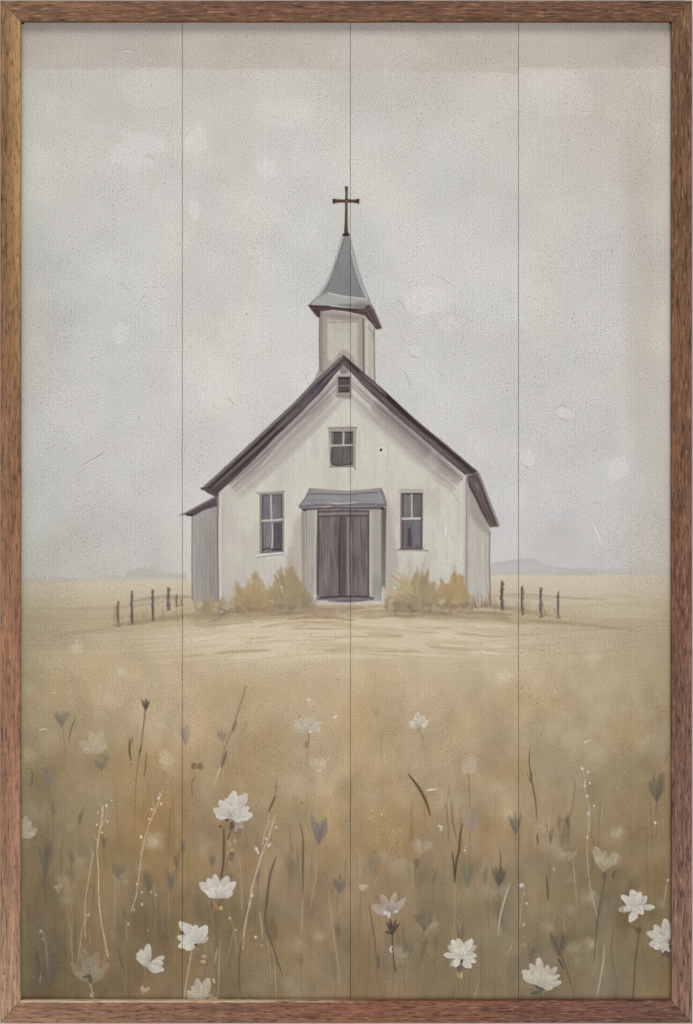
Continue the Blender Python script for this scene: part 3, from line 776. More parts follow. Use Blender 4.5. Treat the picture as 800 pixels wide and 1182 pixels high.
for q in range(12):
    j = rs.randint(0, 4); o_ = R(0, 9)
    stroke(offp(R_[j:j + 3], -o_ * .6, o_ * .8), R(.8, 1.8), [(80, 70, 72), (134, 125, 124), (98, 88, 90)][rs.randint(3)], .55, gr, 'both', n=8)
    stroke(offp(L_[j:j + 3], o_ * .6, o_ * .8), R(.8, 1.8), [(76, 68, 76), (140, 132, 132), (98, 90, 94)][rs.randint(3)], .55, gr, 'both', n=8)
stroke([(233, 564), (240, 566), (250, 572.6)], 3.0, (96, 86, 86), .9, gr)
blob(241.5, 563.6, 2.4, 1.5, (48, 40, 42), .9, own=gr); blob(242, 564, .8, .7, (180, 172, 160), .9, own=gr)
stroke([(538, 548.6), (544, 548.4), (550.5, 546)], 1.6, (196, 190, 188), .9, gr, soft=.8)
sr = sub('side_roof', 'narrow strip of dark side roof on the right')
poly([(538.6, 549.6), (550, 546), (552, 544), (556, 553), (562, 571), (570, 591), (576.4, 607), (575, 609), (566, 609), (558, 596), (548, 574), (541, 562)], (108, 95, 95), 1, sr, rag=.4, tex=(62, 24, 1.8, 15))
stroke([(551.6, 545), (558, 560), (566, 581), (576, 607)], 2.4, (150, 141, 144), .85, sr)
stroke([(550, 549), (557, 566), (565, 587), (573, 606)], 1.6, (74, 63, 66), .75, sr, 'both')
stroke([(541, 556), (550, 575), (562, 600)], 3, (84, 72, 74), .7, sr, 'both', soft=1.4)
stroke([(548, 556), (553, 566)], 1.8, (148, 138, 140), .6, sr, 'both')
stroke([(566, 609.6), (571, 608.6), (576.6, 608)], 1.2, (200, 194, 190), .85, sr, soft=.8)

# ---- windows
def panes(own, x0, y0, x1, y1, col, amp=14):
    poly([(x0, y0), (x1, y0), (x1, y1), (x0, y1)], col, 1, own, soft=.8, tex=[(90, 16, 2.0, amp), (90, 8, 5, amp * .7)])
vt = sub('gable_vent', 'tiny dark window under the peak')
poly([(388, 432.6), (405.6, 432), (406, 461), (388, 459)], (162, 153, 149), .9, vt, soft=1.2)
panes(vt, 390.6, 435, 403.8, 453, (92, 82, 84))
stroke([(390.6, 445.6), (404, 445)], 1.4, (150, 140, 138), .8, vt, soft=.8)
stroke([(389, 433.2), (405, 433)], 1.6, (180, 173, 166), .9, vt, soft=.8)
stroke([(391, 436.4), (403.4, 436.4)], 1.8, (58, 48, 52), .8, vt, soft=.8)
stroke([(391, 452.8), (403, 452.6)], 1.2, (62, 52, 54), .7, vt, soft=.8)
stroke([(391, 436), (391, 452)], 1.2, (70, 60, 62), .7, vt, soft=.8)
poly([(388.4, 455), (405.6, 455), (405.6, 460), (388.4, 458)], (150, 141, 142), .8, vt, soft=1.2)
poly([(392, 427), (397, 422), (404, 430), (400, 431), (393, 431)], (104, 95, 96), .6, vt, soft=1.5)

uw = sub('window', 'upper window between the peak and the porch')
poly([(379, 493.4), (411.6, 492.6), (410.6, 539), (380.4, 539.6)], (166, 159, 151), 1, uw, soft=1, rag=.3)
stroke([(378.4, 494), (411.8, 493.2)], 1.6, (140, 131, 127), .8, uw, soft=.8)
panes(uw, 382.6, 498.4, 407.2, 537, (100, 95, 96))
poly([(383, 516), (407, 516), (407, 537), (383, 537)], (112, 110, 106), .7, uw, tex=(90, 10, 3, 16))
stroke([(383, 499), (407, 499)], 1.4, (54, 46, 48), .8, uw, soft=.8)
stroke([(396.6, 499), (396.4, 513)], 2.0, (190, 185, 176), .95, uw, soft=.8)
stroke([(382, 514.4), (408, 513.6)], 2.2, (190, 186, 176), .95, uw, soft=.8)
stroke([(384, 500), (384, 513)], 1, (168, 160, 152), .8, uw, soft=.8)
stroke([(383, 518), (383, 534), (392, 537.4), (406, 535)], 1.3, (62, 56, 58), .8, uw, soft=.8)
stroke([(396, 518), (395, 534)], 1.2, (76, 70, 70), .6, uw, soft=.9)
stroke([(407.4, 498), (407.2, 536)], 1.4, (112, 103, 100), .8, uw, soft=.8)
stroke([(380.6, 539), (410, 538.6)], 1.1, (120, 112, 108), .8, uw, soft=.8)
blob(410, 541, 1.2, 1, (84, 74, 60), .8, own=uw)

lw = sub('window', 'tall window left of the porch')
poly([(299.4, 568.8), (328, 567.6), (328, 638.6), (299.8, 639)], (146, 139, 136), 1, lw, soft=1, rag=.3, tex=(90, 20, 2, 8))
stroke([(296.6, 569.4), (312, 568.6), (328.4, 567)], 1.8, (158, 150, 144), .9, lw, soft=.8)
panes(lw, 303, 571.4, 325.4, 636, (122, 121, 126), 12)
poly([(314, 604), (325.4, 603), (325.4, 636), (314, 636)], (92, 90, 94), .85, lw, tex=(90, 14, 2, 16))
poly([(303, 603), (313, 603), (312, 634), (303, 635)], (128, 124, 132), .7, lw, tex=(90, 14, 2, 8))
stroke([(303.2, 572), (303, 600), (303.4, 635)], 1.3, (72, 64, 66), .8, lw, soft=.8)
stroke([(325, 572), (325.2, 600), (325, 635)], 1.3, (78, 70, 74), .8, lw, soft=.8)
stroke([(303.6, 572), (325, 571)], 1.2, (84, 76, 78), .7, lw, soft=.8)
stroke([(312.8, 572), (313, 585), (313.4, 599)], 1.9, (192, 188, 180), .95, lw, soft=.8)
stroke([(303, 601), (314, 600.6), (325.6, 599.6)], 2.4, (196, 192, 184), .95, lw, soft=.8)
stroke([(314.2, 604), (314.6, 618), (314, 633)], 1.9, (190, 186, 176), .95, lw, soft=.8)
stroke([(303, 635.6), (308, 633), (314, 634), (325, 634)], 1.5, (64, 56, 58), .8, lw, soft=.8)
stroke([(310.6, 606), (311, 630)], 1.2, (160, 156, 160), .5, lw, soft=.8)
ls = [(295.6, 641.6), (304, 640.4), (328, 637.8)]
stroke(ls, 2.4, (212, 211, 213), .9, lw, soft=.9)
stroke(offp(ls, 0, 1.8), 1.0, (136, 130, 140), .8, lw, soft=.8)
stroke([(301, 637.6), (327.6, 636.2)], 1.4, (108, 100, 96), .8, lw, soft=.8)

rw = sub('window', 'tall window right of the porch')
poly([(462, 566.4), (488.6, 566.4), (488, 634.4), (462, 634.8)], (134, 126, 124), 1, rw, soft=1, rag=.3, tex=(90, 20, 2, 8))
stroke([(461, 567.4), (488.6, 567)], 3, (188, 182, 172), .9, rw, soft=.9)
stroke([(461.6, 565.4), (488, 565.2)], .9, (134, 126, 120), .7, rw, soft=.8)
panes(rw, 464.6, 569.6, 486.4, 631.6, (112, 110, 113), 12)
poly([(466, 572), (474, 572), (473, 597), (466, 597)], (134, 132, 132), .6, rw, soft=1.4, tex=(90, 10, 2, 10))
poly([(465, 601), (474, 601), (474, 631), (465, 631)], (122, 110, 112), .8, rw, tex=(90, 14, 2, 10))
poly([(470.6, 610), (474.6, 608), (476, 631), (470, 631)], (84, 76, 84), .85, rw, soft=1)
poly([(477, 601), (486, 601), (485.6, 628), (479, 630)], (126, 124, 130), .7, rw, tex=(90, 12, 2, 10))
stroke([(464.8, 570), (464.8, 600), (464.4, 631)], 1.3, (70, 62, 66), .8, rw, soft=.8)
stroke([(464.8, 570), (486, 570)], 1.4, (70, 62, 64), .8, rw, soft=.8)
stroke([(486.4, 571), (486.2, 600), (486.4, 630)], 1.6, (86, 78, 84), .8, rw, soft=.8)
stroke([(475.2, 571), (475.4, 597)], 1.8, (192, 190, 184), .95, rw, soft=.8)
stroke([(465, 598.8), (484.6, 598.4)], 2.4, (204, 201, 194), .95, rw, soft=.8)
stroke([(462, 633.4), (488, 632.6)], 1.6, (84, 74, 78), .85, rw, soft=.8)
stroke([(459.6, 635), (476, 635), (492, 635.6), (493.6, 637)], 1.6, (142, 128, 132), .8, rw, soft=.9)
stroke([(472, 642), (490, 638.6)], 1.2, (214, 210, 204), .5, rw, 'both', soft=.9)

# ---- porch: pilasters, door, step, roof
for (a0, a1, lab) in ((352.6, 366.8, 'left porch pilaster'), (426, 441.4, 'right porch pilaster')):
    pl = sub('porch_pilaster', lab)
    poly([(a0, 586), (a1, 586), (a1 - .8, 694), (a0 + 1, 693)], (170, 165, 160), 1, pl, soft=1, rag=.3, tex=[(90, 30, 2, 7), (90, 12, 5, 6)])
    if a0 < 400:
        stroke([(349.8, 592), (350.4, 640), (351, 690)], 4.2, (152, 141, 136), .85, pl, soft=1.6)
        stroke([(353.2, 590), (353.6, 630), (353.6, 660)], 1.2, (122, 111, 108), .85, pl, 'taper', soft=.8)
        stroke([(364.6, 590), (364.4, 640), (364, 692)], 2.8, (190, 188, 180), .8, pl, soft=1)
        stroke([(363.6, 684), (363.6, 694)], 1.8, (198, 206, 204), .8, pl, soft=.8)
        stroke([(366.6, 600), (365.4, 640), (365.6, 680)], 1.0, (98, 88, 90), .7, pl, 'both', soft=.8)
    else:
        stroke([(428, 590), (428, 640), (428, 688)], 3.2, (186, 184, 180), .75, pl, soft=1.2)
        stroke([(440.4, 588), (440.4, 640), (440.6, 680)], 1.2, (126, 116, 116), .8, pl, soft=.8)
        poly([(441, 587), (446, 586), (445.4, 640), (445, 680), (441, 676)], (106, 94, 93), .95, pl, soft=1, tex=(90, 20, 2, 8), grad=(443, 590, 443, 684, (136, 124, 114)))
        stroke([(427, 588), (440, 588)], 2, (130, 120, 122), .6, pl, soft=1)
        for xx in (431, 433, 435, 437, 439): stroke([(xx, R(655, 670)), (xx + .5, 690)], 2, (140, 134, 140), .5, pl, 'both', soft=1.2)
dr = sub('door', 'pair of weathered grey brown plank doors')
poly([(366.4, 588), (426.6, 588), (426, 690), (366, 690)], (122, 114, 113), 1, dr, soft=.9, rag=.2, tex=[(90, 50, 1.3, 16), (90, 22, 3.4, 14)])
for _ in range(60):
    xx = R(368, 425); yy = R(600, 660)
    stroke([(xx, yy), (xx + R(-.6, .6), yy + R(14, 34))], R(.7, 2), [(150, 142, 140), (88, 79, 82), (100, 92, 98), (138, 132, 134), (110, 98, 96)][rs.randint(5)], R(.3, .6), dr, 'both', soft=1)
stroke([(367.4, 590), (367.4, 640), (366.6, 686)], 2.6, (88, 80, 84), .8, dr, soft=1)
poly([(392.6, 596), (399.6, 596), (399.6, 688), (391, 688), (390.4, 640)], (96, 86, 89), .8, dr, soft=1.6, tex=(90, 30, 2, 8))
stroke([(392.6, 596), (391.8, 640), (391.4, 686)], 1.1, (62, 53, 58), .8, dr, soft=.8)
stroke([(401.4, 597), (401.4, 640), (402, 687)], 2.0, (146, 138, 136), .8, dr, soft=1)
stroke([(407.4, 600), (407.4, 640), (408, 686)], 1.3, (88, 79, 84), .7, dr, soft=.9)
stroke([(417, 600), (418, 640), (419, 684)], 1.6, (92, 84, 90), .6, dr, 'both', soft=1)
stroke([(425, 592), (425, 640), (425.2, 688)], 1.8, (82, 74, 80), .85, dr, soft=.9)
stroke([(369, 596.6), (396, 595.4), (425, 595)], 2, (92, 82, 86), .8, dr, soft=.9)
stroke([(368, 591), (396, 590), (426, 590.4)], 1.6, (96, 86, 90), .8, dr, soft=.9)
stroke([(368, 593.4), (396, 592.8), (425, 592.8)], 1.4, (160, 151, 152), .75, dr, soft=.8)
for xx in [R(370, 424) for _ in range(10)]: stroke([(xx, R(650, 664)), (xx + R(-.5, .5), 684)], R(1, 2), (134, 130, 136), .35, dr, 'both', soft=1.2)
stp = sub('door_step', 'low grey doorstep')
poly([(366, 690), (372, 689), (396, 688), (427, 688.4), (432, 690.4), (431, 693), (400, 694.4), (367, 692.8)], (116, 107, 108), 1, stp, rag=.4, tex=(0, 24, 1.5, 12))
stroke([(370, 690), (396, 688.4), (425, 688.6)], 1.4, (58, 50, 54), .85, stp, soft=.8)
stroke([(368, 692.6), (396, 691.4), (428, 692)], 1.2, (146, 139, 142), .7, stp, soft=.8)
stroke([(378, 694), (400, 694.8), (424, 693.6)], 1.4, (96, 84, 80), .6, stp, 'both', soft=.9)
pr = sub('porch_roof', 'small sagging grey porch roof')
poly([(357.4, 563.4), (372, 564.6), (400, 566.4), (424, 564.8), (438.6, 563), (441.4, 566), (446, 584), (443, 587.4), (426, 588), (396, 587), (368, 588), (354, 589), (349, 588.6), (344.6, 585.4), (350, 578)], (146, 146, 151), 1, pr, rag=.3, tex=[(0, 30, 2, 7), (2, 12, 4, 5)])
stroke([(358, 564.4), (372, 566), (400, 568.4), (424, 566.6), (439, 564.6)], 3.0, (156, 149, 145), .9, pr, soft=1)
stroke([(358, 570.4), (372, 569.8), (400, 570.8), (424, 568.8), (440, 567.8)], 1.3, (106, 102, 108), .85, pr, soft=.8)
stroke([(382, 580.8), (396, 581.4), (412, 580)], 1.6, (198, 198, 200), .85, pr, 'both', soft=.8)
stroke([(346, 585), (366, 583), (386, 583.6), (420, 582), (444, 583)], 2.8, (122, 113, 117), .9, pr, soft=1)
stroke([(352, 588), (380, 586.6), (410, 586.6), (442, 586)], 2.4, (92, 82, 86), .85, pr, soft=1)
stroke([(346, 583), (354, 573), (358.6, 565)], 1.4, (112, 105, 106), .8, pr, soft=.9)
stroke([(440, 565), (443.4, 574), (446, 584)], 2.4, (122, 114, 118), .8, pr, soft=1)
stroke([(437, 567), (440, 576), (436, 581)], 1.2, (168, 165, 170), .7, pr, soft=.9)
stroke([(349, 588.2), (352.6, 589.4)], 1.8, (44, 36, 38), .9, pr, soft=.8)
stroke([(440, 587.2), (443, 587)], 1.6, (48, 40, 42), .9, pr, soft=.8)
stroke([(370, 585.2), (384, 584.4)], 1.2, (190, 184, 178), .8, pr, 'both', soft=.8)
stroke([(360, 575), (366, 578), (380, 576)], 3, (132, 133, 142), .5, pr, 'both', soft=1.5)

# knot hole by the upper window
kh = sub('knot_hole', 'white disc with a black dot right of the upper window')
blob(441.5, 521, 6.0, 5.2, (212, 209, 200), .75, own=kh, soft=.3, rag=.1)
blob(439.8, 519.4, 1.4, 1.8, (26, 22, 20), 1, own=kh, soft=.5, rag=.1, ang=20)

# the whole building is tinted a little warmer than the sky and its darks are deep
chm = np.isin(OWN, [i_ for i_ in range(len(PARTS)) if i_ == ch or (PARTS[i_] and PARTS[i_]['parent'] == ch)])
lum_ = C[chm].mean(1, keepdims=True)
warmk = np.clip(lum_ / 150, .5, 1)
C[chm] = np.clip(190 + (C[chm] - 190) * 1.07, 0, 255) * (1 + np.array([-.002, .003, -.012]) * warmk)

# ---- bushes against the wall
def bush(own, cx, cy, r, hgt, pal, n, spread=75, lean=0, w=(2.4, 5)):
    for i in range(n):
        t = rs.rand(); a = math.radians(-90 + lean + R(-spread, spread))
        l = hgt * (0.45 + .55 * rs.rand()) * (1 - 0.35 * abs(math.cos(a)))
        x0 = cx + R(-r, r) * .55; y0 = cy - R(0, 5)
        x1 = x0 + math.cos(a) * l * .8; y1 = y0 + math.sin(a) * l
        y0_ = y0 - 0.25 * (y0 - y1)
        m_ = ((x0 + x1) / 2 + R(-2, 2), (y0 + y1) / 2)
        stroke([(x0, y0_), m_, (x1, y1)], R(*w), pal[rs.randint(len(pal))], R(.5, .9), own, 'leaf', soft=1.2, hair=.35)
pg = [(174, 158, 126), (158, 142, 112), (142, 128, 104), (182, 166, 136), (166, 146, 110), (150, 138, 114)]
def bush2(own, outline, base, pal, lowcol, n=90):
    """feathery tuft: ragged silhouette, then brush marks fanning from its foot to its tips"""
    poly(outline, pal[0], .85, own, soft=3.4, rag=3.0, rs_=4, tex=[(88, 12, 1.6, 14), (70, 10, 5, 10)])
    top = [p for p in outline if p[1] < base[1] - 8]
    for q in top:
        bx = base[0] + (q[0] - base[0]) * .55; by = base[1] - 4 - .25 * (base[1] - q[1])
        for k_ in range(2):
            stroke([(bx + R(-2, 2), by), ((bx + q[0]) / 2 + R(-1, 1), (by + q[1]) / 2), (q[0] + R(-1, 1), q[1] + R(-2, 5))], R(1.4, 3.2), np.array(pal[rs.randint(len(pal))]) + R(-6, 6), R(.35, .8), own, 'leaf', soft=1.5, hair=.4)
    for _ in range(n):
        q = top[rs.randint(len(top))]; f = R(.35, .9)
        x1 = base[0] + (q[0] - base[0]) * R(.55, 1.0); y1 = base[1] + (q[1] - base[1]) * f
        x0 = base[0] + (x1 - base[0]) * .7; y0 = min(base[1] - 1, y1 + R(7, 15))
        stroke([(x0, y0), ((x0 + x1) / 2, (y0 + y1) / 2 - 1), (x1, y1)], R(1.6, 3.6), np.array(pal[rs.randint(len(pal))]) + R(-9, 7), R(.35, .7), own, 'leaf', soft=1.2, hair=.35)
    for _ in range(n // 4):
        x0 = R(min(p[0] for p in outline) + 4, max(p[0] for p in outline) - 4)
        stroke([(x0, base[1] + R(-3, 3)), (x0 + R(-7, 7), base[1] + R(-5, 2))], R(2, 4.5), lowcol, R(.3, .6), own, 'leaf', soft=2)
pg1 = [(158, 142, 112), (168, 150, 114), (146, 131, 104), (176, 160, 128), (152, 138, 112)]
pg2 = [(174, 152, 116), (182, 160, 122), (164, 142, 106), (190, 170, 134), (160, 142, 112)]
b1 = part('painted_bush', None, 'ochre bush left of the door')
for q in range(12): stroke([(R(330, 352), 690), (R(328, 354), R(630, 650))], R(4, 8), (176, 163, 148), .25, None, 'both', soft=3)
bush2(b1, [(304, 703), (306, 688), (311, 674), (314, 679), (316, 666), (320, 660), (324, 656), (328, 663), (331, 657), (336, 654), (342, 661), (345, 670), (350, 673), (354, 682), (359, 686), (358, 698), (340, 701), (320, 702)], (332, 700), pg1, (128, 112, 92), 110)
bush2(b1, [(266, 706), (269, 690), (271.6, 670), (276, 675), (282, 680), (287, 670), (290, 680), (291.6, 664), (294, 656), (298, 662), (301, 668), (305, 676), (311, 684), (314, 700), (300, 704), (280, 708)], (291, 704), pg2, (140, 122, 98), 100)
blob(306, 694, 15, 11, (160, 143, 112), .6, own=b1, soft=1, rag=.4)
blob(345, 694, 12, 8, (152, 136, 108), .5, own=b1, soft=1, rag=.4)
for (xx, yy) in ((306, 692), (300, 698), (296, 690)): blob(xx, yy, 5, 6, (178, 146, 98), .4, own=b1, soft=1, rag=.4)
for q in ((318.4, 660, 321, 667), (325, 676, 325.6, 680), (313.6, 693, 315, 695), (276, 695, 274, 699), (261, 700, 262, 703)): stroke([q[:2], q[2:]], 1.6, (210, 202, 186), .85, b1, 'both', soft=.8)
b2 = part('painted_bush', None, 'small olive grass tuft at the annex corner')
bush(b2, 240, 712, 14, 22, [(172, 156, 124), (150, 138, 112), (158, 142, 108), (140, 130, 110)], 36, 55, w=(2, 4))
for q in range(14): stroke([(R(250, 268), R(698, 708)), (R(250, 270), R(700, 712))], R(1, 2.4), [(204, 196, 178), (150, 140, 124), (120, 108, 92)][rs.randint(3)], .7, b2, 'both', soft=1)
b3 = part('painted_bush', None, 'straw coloured bush right of the door')
for q in range(10): stroke([(R(470, 500), 680), (R(466, 500), R(636, 655))], R(4, 7), (184, 174, 160), .3, None, 'both', soft=3)
bush2(b3, [(452, 697), (456, 688), (462, 674), (468, 668), (472, 676), (476, 670), (478, 662), (482, 653), (484, 668), (487, 656), (490, 665), (494, 658), (497, 674), (501, 672), (505, 682), (508, 698), (480, 702)], (482, 700), pg1, (128, 112, 94), 110)
for (p0, p1, w_) in [((468, 692), (440, 681), 4.5), ((466, 695), (441, 686), 4), ((470, 688), (447, 680), 5), ((474, 684), (450, 663), 6), ((476, 680), (455, 658), 5), ((472, 688), (449, 669), 5.5), ((478, 682), (464, 662), 4.5), ((478, 686), (458, 670), 5)]:
    for k_ in range(3):
        stroke([(p0[0], p0[1] + R(-2, 2)), ((p0[0] + p1[0]) / 2, (p0[1] + p1[1]) / 2 - 1 + R(-1, 1)), (p1[0] + R(-1, 2), p1[1] + R(-1.5, 1.5))], w_ * R(.5, .9), np.array((188, 171, 136)) + R(-14, 10), .75, b3, 'leaf', soft=1, hair=.3)
blob(502, 690, 13, 13, (166, 149, 116), .65, own=b3, soft=1, rag=.4)
blob(462, 694, 15, 7, (160, 144, 114), .6, own=b3, soft=1, rag=.4)
b4 = part('painted_bush', None, 'orange ochre bush near the right corner')
bush2(b4, [(503, 699), (505, 684), (509, 668), (512, 675), (518, 672), (521, 663), (525.6, 655), (528, 664), (532, 663), (536, 665), (537.6, 676), (540, 680), (543, 690), (540, 699), (528, 702), (512, 702)], (524, 700), [(168, 146, 108), (178, 152, 108), (158, 138, 104), (184, 160, 118), (162, 144, 114)], (128, 112, 96), 110)
for q in range(12): stroke([(R(504, 518), R(688, 700)), (R(504, 520), R(690, 702))], 2.2, (196, 180, 152), .5, b4, 'leaf', soft=1)
for q in range(26):
    xx = R(440, 545); stroke([(xx, R(698, 706)), (xx + R(-8, 8), R(700, 710))], R(2, 4), [(136, 118, 98), (120, 104, 92), (160, 142, 114)][rs.randint(3)], .45, None, 'both', soft=2)
for q in range(20):
    xx = R(265, 360); stroke([(xx, R(700, 708)), (xx + R(-10, 10), R(701, 709))], R(2, 4), [(136, 118, 98), (126, 110, 96), (160, 142, 114)][rs.randint(3)], .45, None, 'both', soft=2)
b5 = part('painted_bush', None, 'dry brown reeds at the foot of the side wall')
for (xx, y0, y1, w_) in [(551.8, 675, 697, 1.4), (546, 688, 700, 2), (556, 684, 700, 1.8), (563, 676, 700, 3.2), (566.5, 680, 698, 2), (560, 688, 700, 2.4), (541, 688, 702, 2.4), (549, 690, 700, 2.4)]:
    stroke([(xx, y1), (xx + R(-1, 1), (y0 + y1) / 2), (xx + R(-1, 1), y0)], w_, [(116, 103, 94), (140, 126, 110), (152, 140, 122)][rs.randint(3)], .85, b5, 'taper', soft=1)
band([(540, 702), (560, 700), (590, 703)], 4, (146, 130, 108), .7)

for (o_, xa_, xb_, n_) in ((b1, 262, 362, 60), (b3, 444, 508, 44), (b4, 500, 546, 30), (b2, 226, 262, 24)):
    for q in range(n_):
        xx = R(xa_, xb_); hh = R(6, 20); ln_ = R(-.5, .5)
        stroke([(xx, R(700, 709)), (xx + ln_ * hh * .5, 704 - hh * .6), (xx + ln_ * hh, 704 - hh)], R(2, 5), [(160, 145, 116), (150, 134, 108), (172, 156, 124), (138, 124, 104)][rs.randint(4)], R(.25, .55), o_, 'leaf', soft=2, hair=.35)
for q in range(30):
    xx = R(540, 650); stroke([(xx, R(700, 716)), (xx + R(-3, 3), R(690, 704))], R(1, 3), (140, 126, 102), R(.15, .4), None, 'leaf', soft=1.5)
    xx = R(130, 215); stroke([(xx, R(712, 724)), (xx + R(-3, 3), R(698, 712))], R(1, 3), (140, 126, 102), R(.15, .4), None, 'leaf', soft=1.5)
# ---- fence
def post(x_, y0, y1, w_=3.2, col=(98, 87, 82), lab=None):
    o = part('painted_fence_post', None, lab)
    stroke([(x_, y0), (x_ - .4, (y0 + y1) / 2), (x_ + .2, y1)], w_, col, .92, o, 'line', soft=1.1, var=.6, hair=.2)
    stroke([(x_ + .8, y0 + 2), (x_ + .6, (y0 + y1) / 2), (x_ + .8, y1 - 3)], .9, (134, 122, 112), .6, o, soft=.8)
    stroke([(x_ - .8, y0 + 1), (x_ - 1, y1 - 4)], .9, (66, 56, 56), .6, o, soft=.8)
    stroke([(x_ - 3, y1 + 1), (x_ + 3, y1)], 2, (132, 117, 96), .6, None, 'both', soft=1.4)
post(136.6, 695, 722, 2.8, (122, 110, 100)); post(152.6, 682.6, 719.6); post(176.6, 681.4, 715.6, 2.8); post(194.7, 680.2, 702.6, 3.4)
post(204, 687, 699, 2.4, (128, 114, 84)); post(209.4, 692, 698, 1.4, (130, 116, 96))
post(579.8, 672, 702.4, 3.6, (86, 78, 80)); post(603, 677, 708.6, 3.2, (106, 94, 84)); post(624.6, 680, 711.4, 3.0, (104, 92, 88)); post(644.4, 684.4, 713, 2.6, (116, 103, 94))
stroke([(133, 700), (134, 716), (132, 722)], 1, (140, 126, 108), .6)
stroke([(628, 702), (630, 712)], 3, (150, 128, 100), .6, None, 'both', soft=1.6)
band([(596, 688), (620, 691), (642, 693)], 1.2, (150, 138, 118), .6)

# ================================================================== MEADOW FLOWERS
WH = (206, 200, 190); RIM = (224, 219, 210)
def flower(cx, cy, tips, col=WH, rim=RIM, a=.95, lab=None, own=None, name='painted_flower', soft=.9):
    o = own or part(name, None, lab)
    for t in tips:
        tx, ty, w_ = t[:3]; a_ = a * (t[3] if len(t) > 3 else 1)
        mx, my = (cx + tx) / 2, (cy + ty) / 2
        px_, py_ = -(ty - cy), (tx - cx); L = math.hypot(px_, py_) + 1e-6; bend = R(-.8, .8)
        cj = np.array(col) + R(-7, 5)
        stroke([(cx, cy), (mx + px_ / L * bend, my + py_ / L * bend), (tx, ty)], w_ * 1.12, cj, a_, o, 'petal', soft=soft, rim=rim, thr=.3)
        stroke([(cx, cy), (mx, my)], w_ * .5, np.array(col) * .84, a_ * .5, None, 'taper', soft=1.6)
    return o
def stem(own, pts, w_=1.5, col=(104, 92, 80), a=.8, prof='line', name='stem', soft=.9):
    s_ = part(name, own) if own else None
    stroke(pts, w_, col, a, s_, prof, soft=soft, n=8, thr=.25)
    return s_
def dab(x_, y_, rx, ry, col, a=.9, own=None, ang=0): blob(x_, y_, rx, ry, col, a, ang=ang, soft=.5, rag=.12, own=own, thr=.3)
def bud(x_, y_, h_, w_, col=(116, 108, 104), n=5, a=.75, lab=None, stem_pts=None, scol=None, spread=1.0, sw=1.1):
    """fan of strokes opening upward from the calyx at (x_, y_)"""
    o = part('painted_flower_bud', None, lab)
    if stem_pts: stem(o, stem_pts, sw, scol or col, a * .8, 'taper')
    for i in range(n):
        f = (i / (n - 1) - .5) * 2 if n > 1 else 0
        tx = x_ + f * w_ * .5 * spread + R(-1.4, 1.4); ty = y_ - h_ * R(.72, 1.04)
        stroke([(x_, y_), (x_ + f * w_ * .34, y_ - h_ * .5), (tx, ty)], w_ / n * R(1.1, 1.9), np.array(col) + R(-14, 10), a, o, 'leaf', soft=1.2, hair=.45, thr=.25)
    return o
def sprig(pts, col=(200, 190, 170), w_=1.2, berries=(), twigs=(), lab=None, a=.85, bcol=(224, 218, 208)):
    o = part('painted_seed_sprig', None, lab)
    pts = [(p[0] + R(-.9, .9), p[1]) for p in pts]
    stroke(pts, w_ * .85, col, a, o, 'line', soft=.9, n=8, hair=.12, thr=.2, var=.4)
    for q in twigs: stroke(q, 1.0, col, a, o, 'taper', soft=.8, thr=.2)
    for (bx, by, r_) in berries: dab(bx, by, r_ * R(.5, .8), r_ * R(.8, 1.3), bcol, .85, o, ang=R(-40, 40))
    return o
def blade(pts, w_=1.8, col=(88, 80, 62), a=.85, lab=None, prof='both'):
    o = part('painted_grass_blade', None, lab)
    stroke(pts, w_, col, a, o, prof, soft=.9, n=8, thr=.25)
    return o

